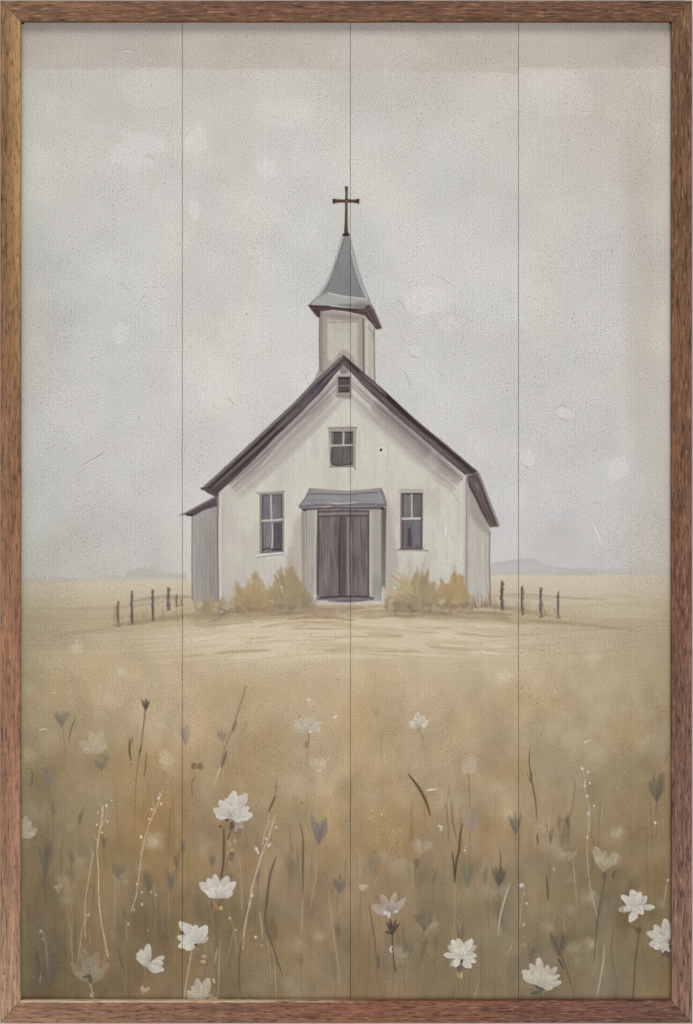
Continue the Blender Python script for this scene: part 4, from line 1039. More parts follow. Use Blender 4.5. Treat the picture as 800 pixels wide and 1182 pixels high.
# soft, faded blooms far back
def ghost(x_, y_, r_, col=(200, 188, 164), a=.4, soft=1.0, rag=.6):
    blob(x_, y_, r_ * .9, r_ * .9, col, a * .55, soft=soft, rag=rag, rs_=r_ * .4)
    for _k in range(7):
        an_ = R(0, 6.28); l_ = r_ * R(.6, 1.15)
        stroke([(x_ + R(-.2, .2) * r_, y_ + r_ * .2), (x_ + math.cos(an_) * l_, y_ - abs(math.sin(an_)) * l_ * .9 + r_ * .1)], r_ * R(.35, .7), np.array(col) + R(-5, 7), a * .33, None, 'petal', soft=2.2, hair=.3)
for g_ in [(185, 825, 11, (198, 184, 156), .4), (150, 780, 14, (204, 188, 154), .35), (88, 748, 8, (210, 200, 178), .5), (140, 776, 5, (214, 204, 182), .4), (368, 882, 11, (196, 182, 154), .5),
           (340, 905, 13, (186, 170, 140), .6), (543, 900, 26, (184, 166, 132), .25), (582, 782, 11, (214, 202, 176), .55), (685, 760, 12, (208, 196, 170), .45), (632, 845, 14, (190, 176, 146), .4),
           (580, 910, 14, (184, 170, 140), .4), (690, 875, 15, (180, 166, 134), .4), (735, 900, 13, (172, 156, 124), .3), (463, 1000, 13, (176, 160, 130), .65), (424, 1000, 13, (160, 148, 122), .4),
           (492, 978, 9, (186, 174, 150), .4), (568, 1028, 11, (164, 152, 126), .6), (580, 1075, 24, (150, 140, 116), .5), (590, 1100, 20, (148, 134, 108), .4), (712, 963, 10, (180, 168, 142), .7),
           (342, 1092, 12, (164, 150, 122), .6), (345, 1143, 15, (148, 138, 114), .5), (300, 1140, 18, (142, 130, 104), .5), (662, 1095, 9, (158, 148, 124), .7), (665, 1110, 8, (152, 142, 118), .5),
           (95, 945, 22, (148, 136, 104), .5), (180, 970, 12, (186, 174, 150), .6), (176, 975, 8, (196, 184, 162), .5), (60, 1000, 22, (130, 122, 96), .3), (40, 1080, 26, (110, 102, 78), .35),
           (95, 985, 24, (136, 128, 104), .5), (64, 1045, 20, (118, 110, 84), .4), (205, 800, 16, (202, 186, 150), .35), (420, 788, 14, (206, 192, 160), .4), (395, 870, 16, (184, 164, 126), .3),
           (508, 870, 16, (188, 168, 128), .3), (470, 1010, 20, (150, 136, 108), .3), (700, 1120, 24, (142, 132, 108), .4), (600, 1060, 26, (132, 122, 98), .3), (740, 980, 20, (140, 128, 100), .3),
           (466, 1096, 11, (104, 96, 78), .6), (487, 1060, 10, (112, 102, 84), .5), (540, 1005, 8, (120, 114, 94), .5), (535, 1015, 14, (118, 110, 88), .4), (128, 1140, 20, (108, 98, 76), .4),
           (420, 770, 30, (206, 190, 156), .3), (60, 770, 18, (188, 172, 134), .3), (33, 795, 10, (184, 172, 146), .5), (31, 872, 9, (176, 162, 130), .6)]:
    ghost(*g_)
# light flecks
for q in [(352, 776), (378, 875), (382, 878), (380, 862), (386, 828), (120, 742), (88, 741), (84, 746), (92, 752), (64, 800), (115, 792), (138, 791), (140, 794), (126, 777), (137, 814), (49, 842), (205, 785),
          (243, 786), (380, 925), (383, 930), (500, 1010), (462, 922), (427, 934), (430, 936), (440, 939), (427, 945), (436, 958), (455, 958), (462, 959), (576, 782), (588, 778), (676, 856), (641, 797),
          (190, 1074), (171, 1074), (445, 1133), (605, 1091), (606, 1066), (664, 985), (756, 950), (28, 955), (203, 846), (570, 788)]:
    stroke([q, (q[0] + R(-2, 2), q[1] + R(-2, 2))], R(1, 2.2), (220, 214, 204), R(.5, .9), None, 'both', soft=.8)
stroke([(45, 843), (50, 841.6), (55, 842)], 1.4, (214, 206, 190), .9, None, 'both')
stroke([(492, 913), (497, 911.4), (504, 911)], 1.8, (224, 220, 214), .95, None, 'both')
stroke([(385, 829), (389, 826)], 2, (226, 224, 222), .95, None, 'both')
stroke([(673, 857), (678, 856), (683, 853)], 1.3, (216, 208, 196), .8, None, 'both')
stroke([(505, 954), (507, 953), (510, 956), (508, 959)], 1.6, (226, 222, 214), .9, None, 'both')
# dark flecks
for _ in range(60):
    blob(R(30, 770), R(770, 1150), R(.5, 1.1), R(.5, 1.3), (92, 78, 58), R(.3, .7), soft=.6, rag=.1)
for _ in range(12):
    blob(R(30, 770), R(700, 780), R(.5, .9), R(.5, .9), (110, 92, 70), R(.3, .7), soft=.6, rag=.1)

# faint thin stalks across the lower meadow
for _ in range(190):
    xx = R(28, 772); yy = R(900, 1110); l = R(30, 90)
    c_ = [(92, 84, 66), (104, 92, 70), (150, 138, 112), (96, 90, 78), (160, 128, 88), (134, 126, 106)][rs.randint(6)]
    stroke([(xx, yy), (xx + R(-3, 3), yy + l / 2), (xx + R(-7, 7), yy + l)], R(.8, 2.2), c_, R(.2, .55), None, 'both', soft=1.1, n=5, hair=.4)
for _ in range(40):
    xx, yy = R(30, 770), R(900, 1140)
    ghost(xx, yy, R(5, 13), [(176, 164, 140), (160, 150, 126), (186, 174, 150), (146, 136, 112)][rs.randint(4)], R(.25, .6))
for _ in range(34):                       # faded seed heads
    xx, yy = R(30, 770), R(930, 1130); c_ = np.array([(112, 102, 90), (104, 98, 82), (124, 112, 100), (96, 88, 74)][rs.randint(4)])
    for k_ in range(4):
        stroke([(xx, yy), (xx + R(-2, 2), yy - 7), (xx + R(-6, 6), yy - R(10, 22))], R(2, 5), c_ + R(-8, 8), R(.2, .42), None, 'leaf', soft=1.6, hair=.3)
    stroke([(xx, yy), (xx + R(-2, 2), yy + R(15, 45))], R(1, 2), c_, .35, None, 'taper', soft=1.2)
for _ in range(22):                       # wispy white grass
    xx, yy = R(30, 770), R(930, 1090); d_ = R(-14, 14)
    stroke([(xx + d_, yy), (xx + d_ * .4, yy + 22), (xx, yy + R(40, 80))], R(.9, 1.6), (188, 176, 150), R(.3, .65), None, 'both', soft=.9, hair=.25)
    for k_ in range(rs.randint(0, 3)): blob(xx + d_ * .8 + R(-5, 5), yy + R(-2, 24), R(.8, 1.8), R(.8, 2), (206, 198, 182), R(.4, .8), soft=.6, rag=.1)
for _ in range(26):
    xx = R(28, 772); yy = R(960, 1120)
    blob(xx, yy, R(3, 7), R(8, 18), [(98, 90, 74), (108, 98, 84), (90, 84, 66)][rs.randint(3)], R(.15, .35), ang=R(-20, 20), soft=.9, rag=.5)

# --- buds and grey seed heads
bud(71, 838, 20, 17, (124, 116, 104), 6, .85, 'grey cup shaped bud near the upper left of the meadow', [(72, 836), (74, 862), (73, 900)])
blade([(88, 827), (82, 842), (79, 858)], 1.5, (112, 100, 76))
bud(56, 908, 26, 16, (124, 116, 106), 6, .7, 'pale grey closed bud at the left edge', [(56, 906), (55, 940), (53, 985)])
blade([(37, 888), (37.5, 898), (36, 908)], 1.4, (96, 88, 62)); 
bud(168, 820, 15, 9, (94, 84, 74), 5, .9, 'dark small bud on a long curved stem', [(168, 818), (163, 860), (157, 900), (155, 960)], sw=1.5)
stroke([(163, 861), (160.6, 872)], 2, (92, 80, 66), .8, None, 'both')
blade([(150, 852), (149.4, 866), (151.4, 878)], 2, (84, 74, 52)); blade([(153, 850), (151, 862)], 1, (96, 86, 66)); blade([(169, 868), (168, 884), (166.4, 898)], 1.4, (98, 86, 62))
bud(117, 888, 12, 14, (128, 116, 104), 5, .65, 'muted brown bud under a faded bloom', [(117, 886), (118, 905), (117, 930)])
o_ = flower(112, 868, [(94, 858, 9), (98, 866, 7), (106, 848, 10), (117, 846, 9), (121, 860, 8), (110, 856, 9)], (196, 184, 160), (206, 194, 170), .45, 'translucent cream bloom in the upper left of the meadow', soft=2)
bud(214, 860, 24, 12, (140, 128, 122), 5, .65, 'lilac grey bud beside the first seam', [(214, 858), (213.6, 880)])
o_ = part('painted_flower_bud', None, 'pair of round olive seed heads')
dab(224, 884, 3.4, 3.8, (112, 101, 72), .75, o_); dab(231, 884.4, 3.2, 4, (112, 101, 72), .75, o_); dab(227, 885, 1.4, 1.8, (140, 124, 86), .8, o_)
stem(o_, [(225, 897), (221.6, 904), (222, 920)], 1.5, (118, 104, 76), .7)
o_ = part('painted_grass_stalk', None, 'long leaning brown stalk with a pale foot')
stroke([(284, 792), (276, 818), (268, 842), (259, 866), (255, 888)], 1.6, (128, 114, 92), .75, o_, 'line', hair=.2, n=8)
stroke([(273, 832), (268, 846)], 3.2, (122, 108, 92), .8, o_, 'leaf'); stroke([(262, 866), (256, 886)], 3.4, (112, 100, 84), .85, o_, 'leaf')
stroke([(254, 887), (250, 898), (247, 908)], 1.8, (206, 196, 176), .85, o_, 'taper')
stroke([(286, 832), (280, 846)], 1.1, (138, 122, 98), .6, o_, 'both')
bud(257, 855, 13, 11, (140, 128, 116), 4, .7, 'small grey bud beside the leaning stalk', [(257, 853), (258, 872)])
ghost(193, 880, 10, (206, 192, 166), .55); ghost(190, 872, 7, (210, 196, 172), .4); ghost(186, 838, 6, (206, 192, 166), .4)
bud(368, 974, 36, 18, (124, 116, 112), 4, .85, 'grey three pronged leaf by the middle seam', None)
o_ = blade([(346, 949), (349, 962), (350, 974), (350, 1010)], 1.5, (96, 82, 60))
blade([(318, 918), (314, 928), (310, 938)], 2.2, (88, 76, 54)); blade([(319, 900), (318, 918)], 1, (120, 104, 78))
blade([(311, 938), (309, 955)], 1, (190, 178, 156), .7)
bud(435, 826, 10, 10, (164, 148, 130), 4, .6, None, [(435, 824), (436, 842)]); blade([(438, 842), (440, 864), (441, 884)], 1.3, (160, 132, 92), .55)
blade([(471, 893), (478, 902), (485, 912), (492, 926), (497, 942)], 3.2, (92, 80, 50), .9, 'dark olive leaf arching right in the middle of the meadow', 'both')
blade([(612, 862), (611, 880), (614, 902), (618, 924), (620, 948)], 1.8, (100, 90, 64), .85, 'long dark olive blade right of the third seam'); blade([(614, 891), (612, 904)], 2.2, (104, 96, 72), .8); blade([(608, 890), (612, 902)], 1.2, (120, 108, 80), .7)
blade([(620, 962), (621, 976)], 1.8, (90, 84, 50))
blade([(592, 850), (594, 866)], 1.6, (176, 138, 90), .6)
bud(595, 963, 26, 14, (106, 98, 90), 5, .85, 'dark grey spiky bud straddling the third seam', [(595, 961), (594, 990)])
ghost(586, 940, 8, (196, 186, 160), .4)
bud(544, 958, 26, 18, (150, 138, 126), 4, .7, 'lilac brown cup bud on a thin stem', [(543, 956), (543, 985)])
o_ = part('painted_flower', None, 'faded lilac round bloom on a bare stem'); blob(542.6, 884, 9.5, 11, (188, 170, 148), .75, own=o_, soft=.5, rag=.3)
stem(o_, [(541, 892), (542, 910), (542, 930)], 1.0, (122, 106, 92), .7)
o_ = part('painted_grass_stalk', None, 'pale forked stalks left of centre right')
stroke([(515, 928), (517, 948), (518, 970)], 1.2, (116, 104, 88), .8, o_); stroke([(521, 926), (523, 950), (527, 969)], 1.8, (118, 106, 92), .85, o_, 'both'); stroke([(517, 924), (522, 918), (524, 914)], 1.2, (190, 178, 152), .6, o_)
o_ = blade([(534, 950), (531, 966), (530, 982), (527, 994), (525, 1019)], 2.6, (84, 74, 58), .9, 'tall dark forked blade in the lower middle')
stroke([(522, 982), (524, 1000), (525, 1018)], 1.8, (78, 68, 52), .9, o_, 'both'); stroke([(525, 1020), (525, 1050), (524, 1080)], 1.5, (176, 164, 134), .45, o_)
bud(539, 1024, 30, 13, (118, 116, 98), 5, .6, 'olive grey closed bud', [(538, 1022), (533, 1040), (531, 1062)])
bud(576, 1022, 24, 16, (96, 90, 80), 6, .8, 'dark thistle like bud near the third seam', [(576, 1020), (577, 1045)]); blade([(578, 984), (577.6, 1004)], 1.6, (92, 86, 74), .8)
bud(481, 1002, 14, 8, (104, 94, 88), 4, .8, 'small dark bud below a faded round bloom', [(480, 1000), (478, 1020), (477.6, 1060)])
ghost(484, 976, 9, (180, 168, 150), .7)
bud(490, 1074, 24, 20, (104, 94, 82), 5, .55, None, [(490, 1070), (485, 1090), (483, 1104)])
bud(392, 1030, 22, 13, (120, 110, 104), 3, .8, 'grey forked bud just left of the middle seam', [(391, 1026), (388, 1060), (389, 1090)])
bud(197, 1028, 28, 12, (108, 100, 98), 4, .65, 'slate grey bud left of the first seam', [(197, 1026), (196, 1050)])
bud(137, 1014, 18, 14, (112, 102, 92), 5, .7, 'brown grey bud among the white sprigs', None); bud(172, 1030, 26, 14, (108, 96, 86), 4, .5, None, [(172, 1028), (170, 1050)])
bud(53, 1010, 44, 15, (108, 98, 92), 5, .7, 'tall mauve grey bud at the left', [(53, 1006), (53, 1036), (54, 1060)], sw=2); stroke([(50, 1005), (52, 1028), (53, 1042)], 4, (104, 98, 84), .6, None, 'leaf')
o_ = bud(55, 1142, 44, 30, (100, 90, 78), 5, .5, 'large dusky bud in the bottom left corner', None)
stroke([(46, 1134), (44, 1112), (41, 1094)], 4, (92, 82, 70), .6, o_, 'leaf'); stroke([(62, 1136), (62, 1116), (58, 1098)], 4.4, (100, 90, 82), .6, o_, 'leaf'); stroke([(45, 1100), (49, 1112)], 2, (130, 118, 106), .5, o_, 'leaf')
stroke([(46, 1134), (47, 1124)], 1.2, (176, 164, 146), .7, o_, 'both')
bud(646, 1104, 30, 20, (98, 88, 78), 5, .75, 'dark mauve bud in the lower right', [(647, 1100), (656, 1126), (664, 1152)], sw=3.4); blade([(644, 1106), (651, 1119)], 2.4, (86, 74, 64), .85)
bud(758, 925, 32, 18, (112, 104, 92), 5, .8, 'grey bud by the right frame rail', [(758, 922), (756, 950)], sw=2); dab(756.4, 949.4, 1.4, 1.4, (226, 222, 214), .9)
blade([(772, 868), (768, 882)], 1.2, (110, 98, 70), .7)
blade([(631, 1010), (632, 1026), (633, 1040)], 2.2, (90, 84, 56), .85)

# --- sprigs
sprig([(120, 930), (118, 948), (114, 966), (112, 985), (114, 1010), (113, 1030), (116, 1058), (121, 1082), (124, 1104)], (206, 194, 168), 1.7,
      [(123, 930, 2), (112, 952, 1.6), (118, 961, 1.4), (124, 948, 1.3), (129, 924, 1.2), (113, 938, 1.3)], [[(116, 956), (122, 944), (125, 930)], [(114, 972), (108, 964)], [(119, 942), (115, 924)]], 'tall pale sprig at the left with tiny white berries')
sprig([(108, 983), (103, 1010), (99, 1040), (98, 1070), (99, 1082)], (196, 182, 150), 1.4, lab='thin pale grass line beside the left sprig')
sprig([(187, 912), (181, 930), (174, 948), (168, 966), (163, 984), (160, 1010), (157, 1035), (152, 1052)], (200, 188, 160), 1.4,
      [(183, 921, 1.8), (186, 928, 1.8), (175, 934, 1.6), (184, 916, 1), (172, 945, 1.4), (194, 902, 1.2), (163, 966, 2.2), (158, 1020, 1.3), (164, 1030, 1.4), (155, 1050, 1.3), (164, 1044, 1.6)],
      [[(178, 936), (176, 922), (177, 914)], [(172, 950), (183, 928)], [(163, 985), (172, 966)]], 'pale berried sprig leaning right near the first seam')
sprig([(319, 941), (313, 955), (309, 968), (303, 985), (297, 1002), (291, 1024), (288, 1045), (283, 1070), (280, 1095)], (206, 196, 176), 1.7,
      [(296, 980, 2.6), (310, 976, 1.8), (312, 974, 1.4), (298, 984, 2), (291, 1034, 1.6), (307, 968, 1.6), (319, 955, 1.3)], [[(303, 975), (306, 960), (314, 945)], [(300, 990), (310, 976)], [(292, 1032), (288, 1020)], [(290, 1040), (287, 1052)]], 'bright pale sprig right of the main flower')
blade([(282, 1082), (277, 1100), (276, 1125), (277, 1148)], 2.2, (100, 90, 72), .8, None, 'both')
blade([(319, 988), (312, 1010), (308, 1040), (306, 1062), (308, 1075)], 3, (94, 84, 72), .8, 'dark stalk right of the pale sprig'); blade([(308, 1072), (314, 1090), (320, 1108), (326, 1126)], 2.4, (100, 88, 70), .75)
blade([(299, 1050), (302, 1066), (303, 1084)], 1.4, (186, 176, 152), .75); dab(295, 1081.6, 1.4, 1.6, (222, 216, 204), .9); blade([(295, 1096), (293, 1124)], 1.1, (160, 150, 126), .55)
blade([(350, 970), (349.6, 1000), (350, 1032)], 1.8, (92, 82, 70), .8); blade([(349.6, 1036), (348, 1080)], 1.3, (190, 178, 154), .65)
blade([(365, 980), (365, 1010), (361, 1032), (358, 1052)], 1.4, (178, 164, 132), .65)
blade([(377, 1018), (381, 1042), (384, 1070), (391, 1120), (393, 1150)], 1.5, (176, 166, 146), .6); blade([(382, 1096), (386, 1130)], 2.4, (112, 102, 86), .5)
sprig([(672, 884), (676, 900), (676, 914), (679, 932), (679, 948), (678, 962), (678, 985), (681, 1020), (686, 1046), (691, 1062)], (176, 166, 148), 1.6,
      [(672, 887, 2), (679, 891, 1.8), (675, 903, 1.5), (681, 904, 1.3), (678, 919, 1.6), (679, 939, 1.3), (686, 930, 1.6), (675, 907, 1.3), (678, 966, 1.6)], [[(679, 948), (681, 936), (678, 915)], [(681, 960), (680, 944)]], 'white budded sprig in the right meadow')
blade([(639, 922), (635, 940), (633, 965)], 1.2, (184, 170, 138), .65); blade([(695, 932), (693, 958)], 1.2, (180, 164, 132), .5)
blade([(589, 1018), (582, 1040), (577, 1060), (575, 1080)], 1.8, (200, 190, 166), .8, 'thin curved cream blade left of the third seam'); blade([(592, 1086), (587, 1102)], 1.2, (186, 176, 150), .6)
blade([(698, 1090), (696, 1112), (692, 1135), (688, 1154)], 1.8, (190, 180, 150), .75); 
o_ = blade([(698, 1012), (694, 1036), (690, 1062), (687, 1090), (686, 1110)], 2.2, (100, 92, 72), .75)
sprig([(603, 1020), (602, 1040), (600, 1060)], (150, 142, 128), 1.2, [(602, 1022, 3), (608, 1043, 2), (604, 1068, 1.2), (605, 1082, 1)], lab='row of tiny lilac white berries by the third seam', bcol=(206, 204, 208), a=.5)
blade([(770, 1016), (768, 1032), (766, 1048)], 1.2, (186, 176, 146), .7); dab(771, 1016, 1, 1.6, (224, 212, 184), .9)
blade([(552, 1134), (549, 1146), (548, 1156)], 1.2, (176, 170, 150), .7)
blade([(437, 1010), (432, 1022)], 1.8, (176, 162, 130), .55); ghost(419, 1024, 5, (206, 200, 180), .7, .4)
blade([(425, 1040), (431, 1074), (434, 1100), (435, 1128)], 1.8, (104, 92, 68), .7); blade([(437, 1102), (437, 1118)], 2, (92, 80, 60), .7)
blade([(525, 1058), (531, 1068), (532, 1084)], 1.5, (150, 148, 136), .7); blade([(521, 1066), (520, 1084)], 1.2, (160, 140, 100), .5)
blade([(146, 1086), (147, 1110), (148, 1150)], 2, (92, 88, 74), .5); blade([(136, 1090), (139, 1108), (144, 1122)], 1.6, (86, 80, 66), .5)
blade([(30, 1050), (34, 1040), (37, 1034)], 1.2, (150, 140, 112), .5); blade([(103, 1072), (104, 1090)], 1.6, (176, 160, 128), .5)
blade([(570, 1100), (580, 1130), (586, 1154)], 1.6, (160, 142, 112), .4)

# --- blooms
f1 = part('painted_flower', None, 'largest white cosmos bloom, left of centre')
stem(f1, [(258.6, 957), (258.4, 975), (258, 995), (255.6, 1012)], 2.6, (84, 72, 62), .8)
stem(f1, [(268, 950), (266, 960), (263, 968)], 2.2, (104, 84, 74), .8)
stem(f1, [(263, 990), (261.6, 1006), (262, 1016)], 1.2, (112, 100, 84), .6)
stroke([(268, 950), (274, 958), (276, 968)], 10, (134, 114, 88), .75, f1, 'leaf', soft=1); stroke([(262, 952), (266, 960)], 5, (140, 118, 98), .7, f1, 'leaf')
flower(268, 946, [(279, 954, 9), (272, 958, 6)], (168, 152, 140), (176, 160, 148), .85, own=f1)
dab(268, 953, 3, 5, (92, 74, 66), .75, f1); dab(262, 946.5, 1.5, 1.6, (66, 52, 44), .95, f1); dab(254.6, 954, 1.6, 1.4, (72, 60, 48), .95, f1)
stroke([(255, 954), (259, 958), (259, 962)], 1.2, (140, 120, 92), .8, f1)
flower(266, 942, [(279, 945, 9), (252, 942, 9), (249, 935, 9), (255, 926, 9), (288, 941, 11), (285, 933, 8), (283, 919, 11), (262, 924, 8), (270, 916, 10), (272, 932, 9), (262, 932, 9)], own=f1)
stroke([(266, 942), (264, 934)], 3.4, (172, 160, 152), .6, f1, 'taper', soft=1.5); stroke([(267, 942), (271, 932)], 2.4, (178, 164, 150), .5, f1, 'taper', soft=1.5)
for q in [(265, 974, 2, 4), (267.5, 982, 2.5, 3), (271, 971, 2, 3), (263, 984, 1.6, 2)]: dab(*q, (190, 176, 152), .5, f1)
dab(267.6, 986, 3.4, 3, (106, 98, 90), .8, f1); dab(267, 1010.6, 2.2, 3.2, (120, 112, 108), .7, f1); dab(267, 991, 3, 3, (108, 100, 92), .7, f1)

f2 = part('painted_flower', None, 'white cup shaped bloom below the largest one')
stroke([(244, 1038), (244.4, 1044), (245, 1047)], 1.6, (94, 80, 70), .8, f2)
stroke([(243, 1037), (248, 1043), (253, 1043)], 4, (140, 124, 114), .7, f2, 'leaf'); stroke([(252, 1042), (257, 1038)], 3.2, (110, 94, 82), .7, f2, 'leaf')
flower(252, 1035, [(233, 1021, 10), (240, 1030, 9), (241, 1016, 8), (262, 1014, 9), (270, 1020, 9), (266, 1031, 9), (248, 1012, 8.4), (255, 1025, 8), (246, 1026, 8)], own=f2)
stroke([(246, 1043), (251, 1047), (256, 1052)], 4.6, (164, 128, 86), .85, f2, 'leaf'); dab(252.6, 1044, 1.2, 1, (92, 54, 36), .9, f2); stroke([(255, 1046), (256, 1050)], 2, (226, 212, 178), .9, f2, 'both')
stem(f2, [(249, 1052), (250, 1075), (249, 1100), (248, 1120)], 1.5, (100, 92, 78), .6); stroke([(251, 1094), (249, 1104), (248.6, 1112)], 1.7, (176, 170, 156), .75, None, 'both')
stroke([(245, 1078), (243, 1098)], 1.3, (140, 134, 120), .6, None, 'both')
f3 = part('painted_flower', None, 'white bloom on the first seam with a cream stem')
stem(f3, [(221.6, 1098), (218, 1116), (215, 1134), (212.6, 1153)], 1.7, (182, 168, 136), .85)
flower(228, 1087, [(209, 1066, 9), (215, 1069, 11), (207, 1082, 7.5), (208, 1092, 7.5), (216, 1095, 8), (226, 1070, 8), (239, 1083, 6.5, .75), (237, 1071, 10.5), (216, 1082, 9)], own=f3)
dab(210.4, 1076.4, 1.5, 1.4, (56, 48, 42), .9, f3); dab(226, 1090.4, 1.5, 1.4, (58, 42, 32), .95, f3); dab(227, 1096, 3, 2.2, (160, 140, 118), .6, f3); dab(228.6, 1105, 1.6, 1.6, (110, 94, 92), .6, f3)
o_ = part('painted_flower_bud', None, 'tiny pale bud pair under the seam bloom'); dab(236, 1104, 3.2, 2, (182, 172, 154), .75, o_); dab(234.6, 1110, 3.2, 1.8, (190, 180, 162), .75, o_); stem(o_, [(238, 1114), (236.6, 1122), (235.6, 1133)], 1.5, (124, 112, 108), .7)
f4 = flower(231, 1161, [(218, 1146, 9), (223, 1140, 7), (228, 1132, 8), (240, 1132, 10), (243, 1150, 8, .6), (250, 1152, 5), (230, 1150, 9)], (190, 180, 164), (202, 193, 178), .85, 'white bloom cut by the bottom rail')
stroke([(246, 1129), (247.6, 1135)], 2.2, (206, 200, 188), .85, f4, 'both')
f5 = part('painted_flower', None, 'two petalled white bloom at the lower left')
stem(f5, [(167, 1116), (166.6, 1130), (165, 1150)], 1.3, (150, 134, 104), .6)
flower(167, 1114, [(160, 1102, 8), (163, 1098, 7), (171, 1092, 8), (172, 1100, 7)], own=f5, col=(200, 192, 178)); flower(170, 1114, [(188, 1105, 6), (186, 1112, 8), (187, 1119, 7), (181, 1121, 7)], own=f5, col=(200, 192, 178))
o_ = part('painted_flower_bud', None, 'small cream bud near the bottom left'); flower(165, 1146, [(172, 1140, 3), (164, 1139, 4), (168, 1142, 4)], (176, 164, 144), (186, 174, 154), .8, own=o_)
o_ = part('painted_flower_bud', None, 'tiny cream heart shaped petal at the left'); flower(67, 1030, [(64, 1023, 4), (70, 1021, 5)], (170, 160, 134), (180, 170, 144), .8, own=o_)
f6 = flower(104, 1134, [(83, 1113, 8), (88, 1124, 8), (97, 1099, 11), (112, 1101, 10), (104, 1108, 14), (124, 1114, 7), (117, 1122, 12), (98, 1118, 14), (110, 1120, 14)], (152, 142, 120), (160, 150, 128), .6, 'large ghostly beige bloom in the bottom left', soft=1.6)
stroke([(96, 1129), (102, 1127), (105, 1133), (103, 1124)], 4, (96, 84, 66), .85, f6, 'both'); stem(f6, [(104, 1136), (107, 1146), (108, 1152)], 2.2, (178, 170, 154), .6); dab(105, 1149, 1.2, 2.6, (190, 188, 182), .8, f6)
f7 = part('painted_flower', None, 'lilac grey bloom with dark calyx, right of the middle seam')
stem(f7, [(453, 1078), (453, 1092), (454, 1105), (457, 1122)], 1.6, (84, 76, 70), .85)
flower(451, 1054, [(432, 1047, 10), (438, 1053, 8), (441, 1035, 8), (456, 1032, 6), (453, 1042, 9), (467, 1038, 6), (463, 1043, 8), (446, 1046, 9)], (172, 160, 148), (182, 170, 158), .85, own=f7)
for q in [(447, 1054, 4, 2.4), (457, 1052, 2.4, 1.8), (449, 1057, 2, 3), (444, 1053, 2, 1.6)]: dab(*q, (206, 200, 188), .8, f7)
for t_ in [(446, 1064), (450, 1060), (457, 1061), (461.6, 1065), (448, 1068)]: stroke([(453, 1078), ((453 + t_[0]) / 2, (1076 + t_[1]) / 2), t_], 3.4, (82, 74, 66), .9, f7, 'leaf')
stroke([(453, 1078), (446, 1075.6)], 2.6, (76, 68, 62), .9, f7); stroke([(453, 1092), (450.6, 1096), (453, 1100)], 2.2, (214, 208, 194), .9, f7, 'both')
f8 = part('painted_flower', None, 'brightest white bloom in the bottom centre, round and ragged')
stem(f8, [(528, 1128), (527, 1142), (526.6, 1155)], 1.5, (160, 132, 92), .6); stem(f8, [(533, 1130), (533.4, 1155)], 1.1, (146, 124, 92), .5)
stroke([(533, 1108), (531, 1116), (530, 1122)], 9, (106, 92, 84), .7, f8, 'leaf', soft=2); 
flower(532, 1104, [(521, 1114, 6, .55), (519, 1093, 7, .75), (548, 1093, 6, .7), (514, 1102, 6), (523, 1087, 8), (529, 1086, 9), (544, 1086, 8), (548, 1103, 7), (548, 1110, 5), (542, 1115, 9), (526, 1114, 7.4), (534, 1096, 9)], (208, 204, 190), (220, 216, 204), own=f8)
stroke([(533.4, 1107), (532.6, 1112)], 2.6, (52, 42, 46), .95, f8, 'both'); stroke([(528, 1122), (529.4, 1128)], 1.8, (206, 176, 126), .85, f8, 'both'); stroke([(533, 1122), (532, 1130)], 2.2, (216, 184, 132), .85, f8, 'both')
f9 = part('painted_flower', None, 'fan shaped white bloom at the bottom right')
stem(f9, [(624, 1142), (624.6, 1155)], 1.5, (98, 90, 80), .8)
for (p0, p1, w_) in [((626, 1142), (617, 1137), 4), ((624, 1144), (612, 1147), 4), ((613, 1143), (614, 1141), 2), ((625, 1144), (627, 1138), 4.4)]: stroke([p0, ((p0[0] + p1[0]) / 2, (p0[1] + p1[1]) / 2 + .6), p1], w_, (92, 86, 74), .9, f9, 'leaf')
flower(624, 1137, [(605, 1122, 9), (606, 1128, 8), (613, 1114, 7), (612, 1122, 8), (622, 1108, 8), (632, 1116, 7), (641, 1118, 7), (645, 1126, 4.4), (646, 1134, 7), (636, 1140, 7.4), (634, 1128, 9), (620, 1124, 9)], (196, 188, 172), (208, 200, 186), own=f9)
f10 = part('painted_flower', None, 'white star like bloom at the right with a dark stem')
stem(f10, [(737, 1076), (736, 1092), (734, 1106), (732, 1130), (731, 1152)], 1.8, (92, 84, 62), .85)
dab(737.4, 1073.6, 3.2, 4, (92, 84, 64), .85, f10); stroke([(735, 1074), (731.6, 1070)], 1.6, (96, 86, 66), .8, f10); stroke([(736, 1062), (736.6, 1070)], 1.2, (142, 132, 108), .6, f10)
flower(736, 1046, [(716, 1050, 7, .6), (722, 1049, 7, .8), (719, 1035, 7), (724, 1042, 8), (730, 1030, 10), (739, 1031, 6), (745, 1036, 7), (754, 1047, 6), (728, 1062, 8), (735, 1058, 6), (741, 1054, 6)], own=f10)
dab(738, 1057, 2.2, 2.4, (116, 102, 64), .85, f10)
f11 = part('painted_flower', None, 'white bloom touching the right rail')
for t_ in [(764, 1105), (767, 1099), (772, 1106), (776, 1100)]: stroke([(769, 1098), t_], 3.6, (92, 86, 76), .85, f11, 'leaf')
flower(769, 1086, [(768, 1063, 9), (757, 1070, 9), (749, 1077, 8), (752, 1090, 9), (758, 1094, 8), (774, 1076, 8), (765, 1098, 4.4), (772, 1097, 6), (760, 1084, 9)], (198, 192, 180), (212, 206, 194), own=f11)
stroke([(773, 1092), (774.6, 1096)], 2, (56, 50, 44), .9, f11)
f12 = part('painted_flower', None, 'soft white cluster bloom above mid meadow')
stem(f12, [(356.6, 848), (356, 858)], 1.4, (134, 110, 80), .8); stem(f12, [(354.6, 866), (355, 890)], 1.1, (164, 138, 100), .6)
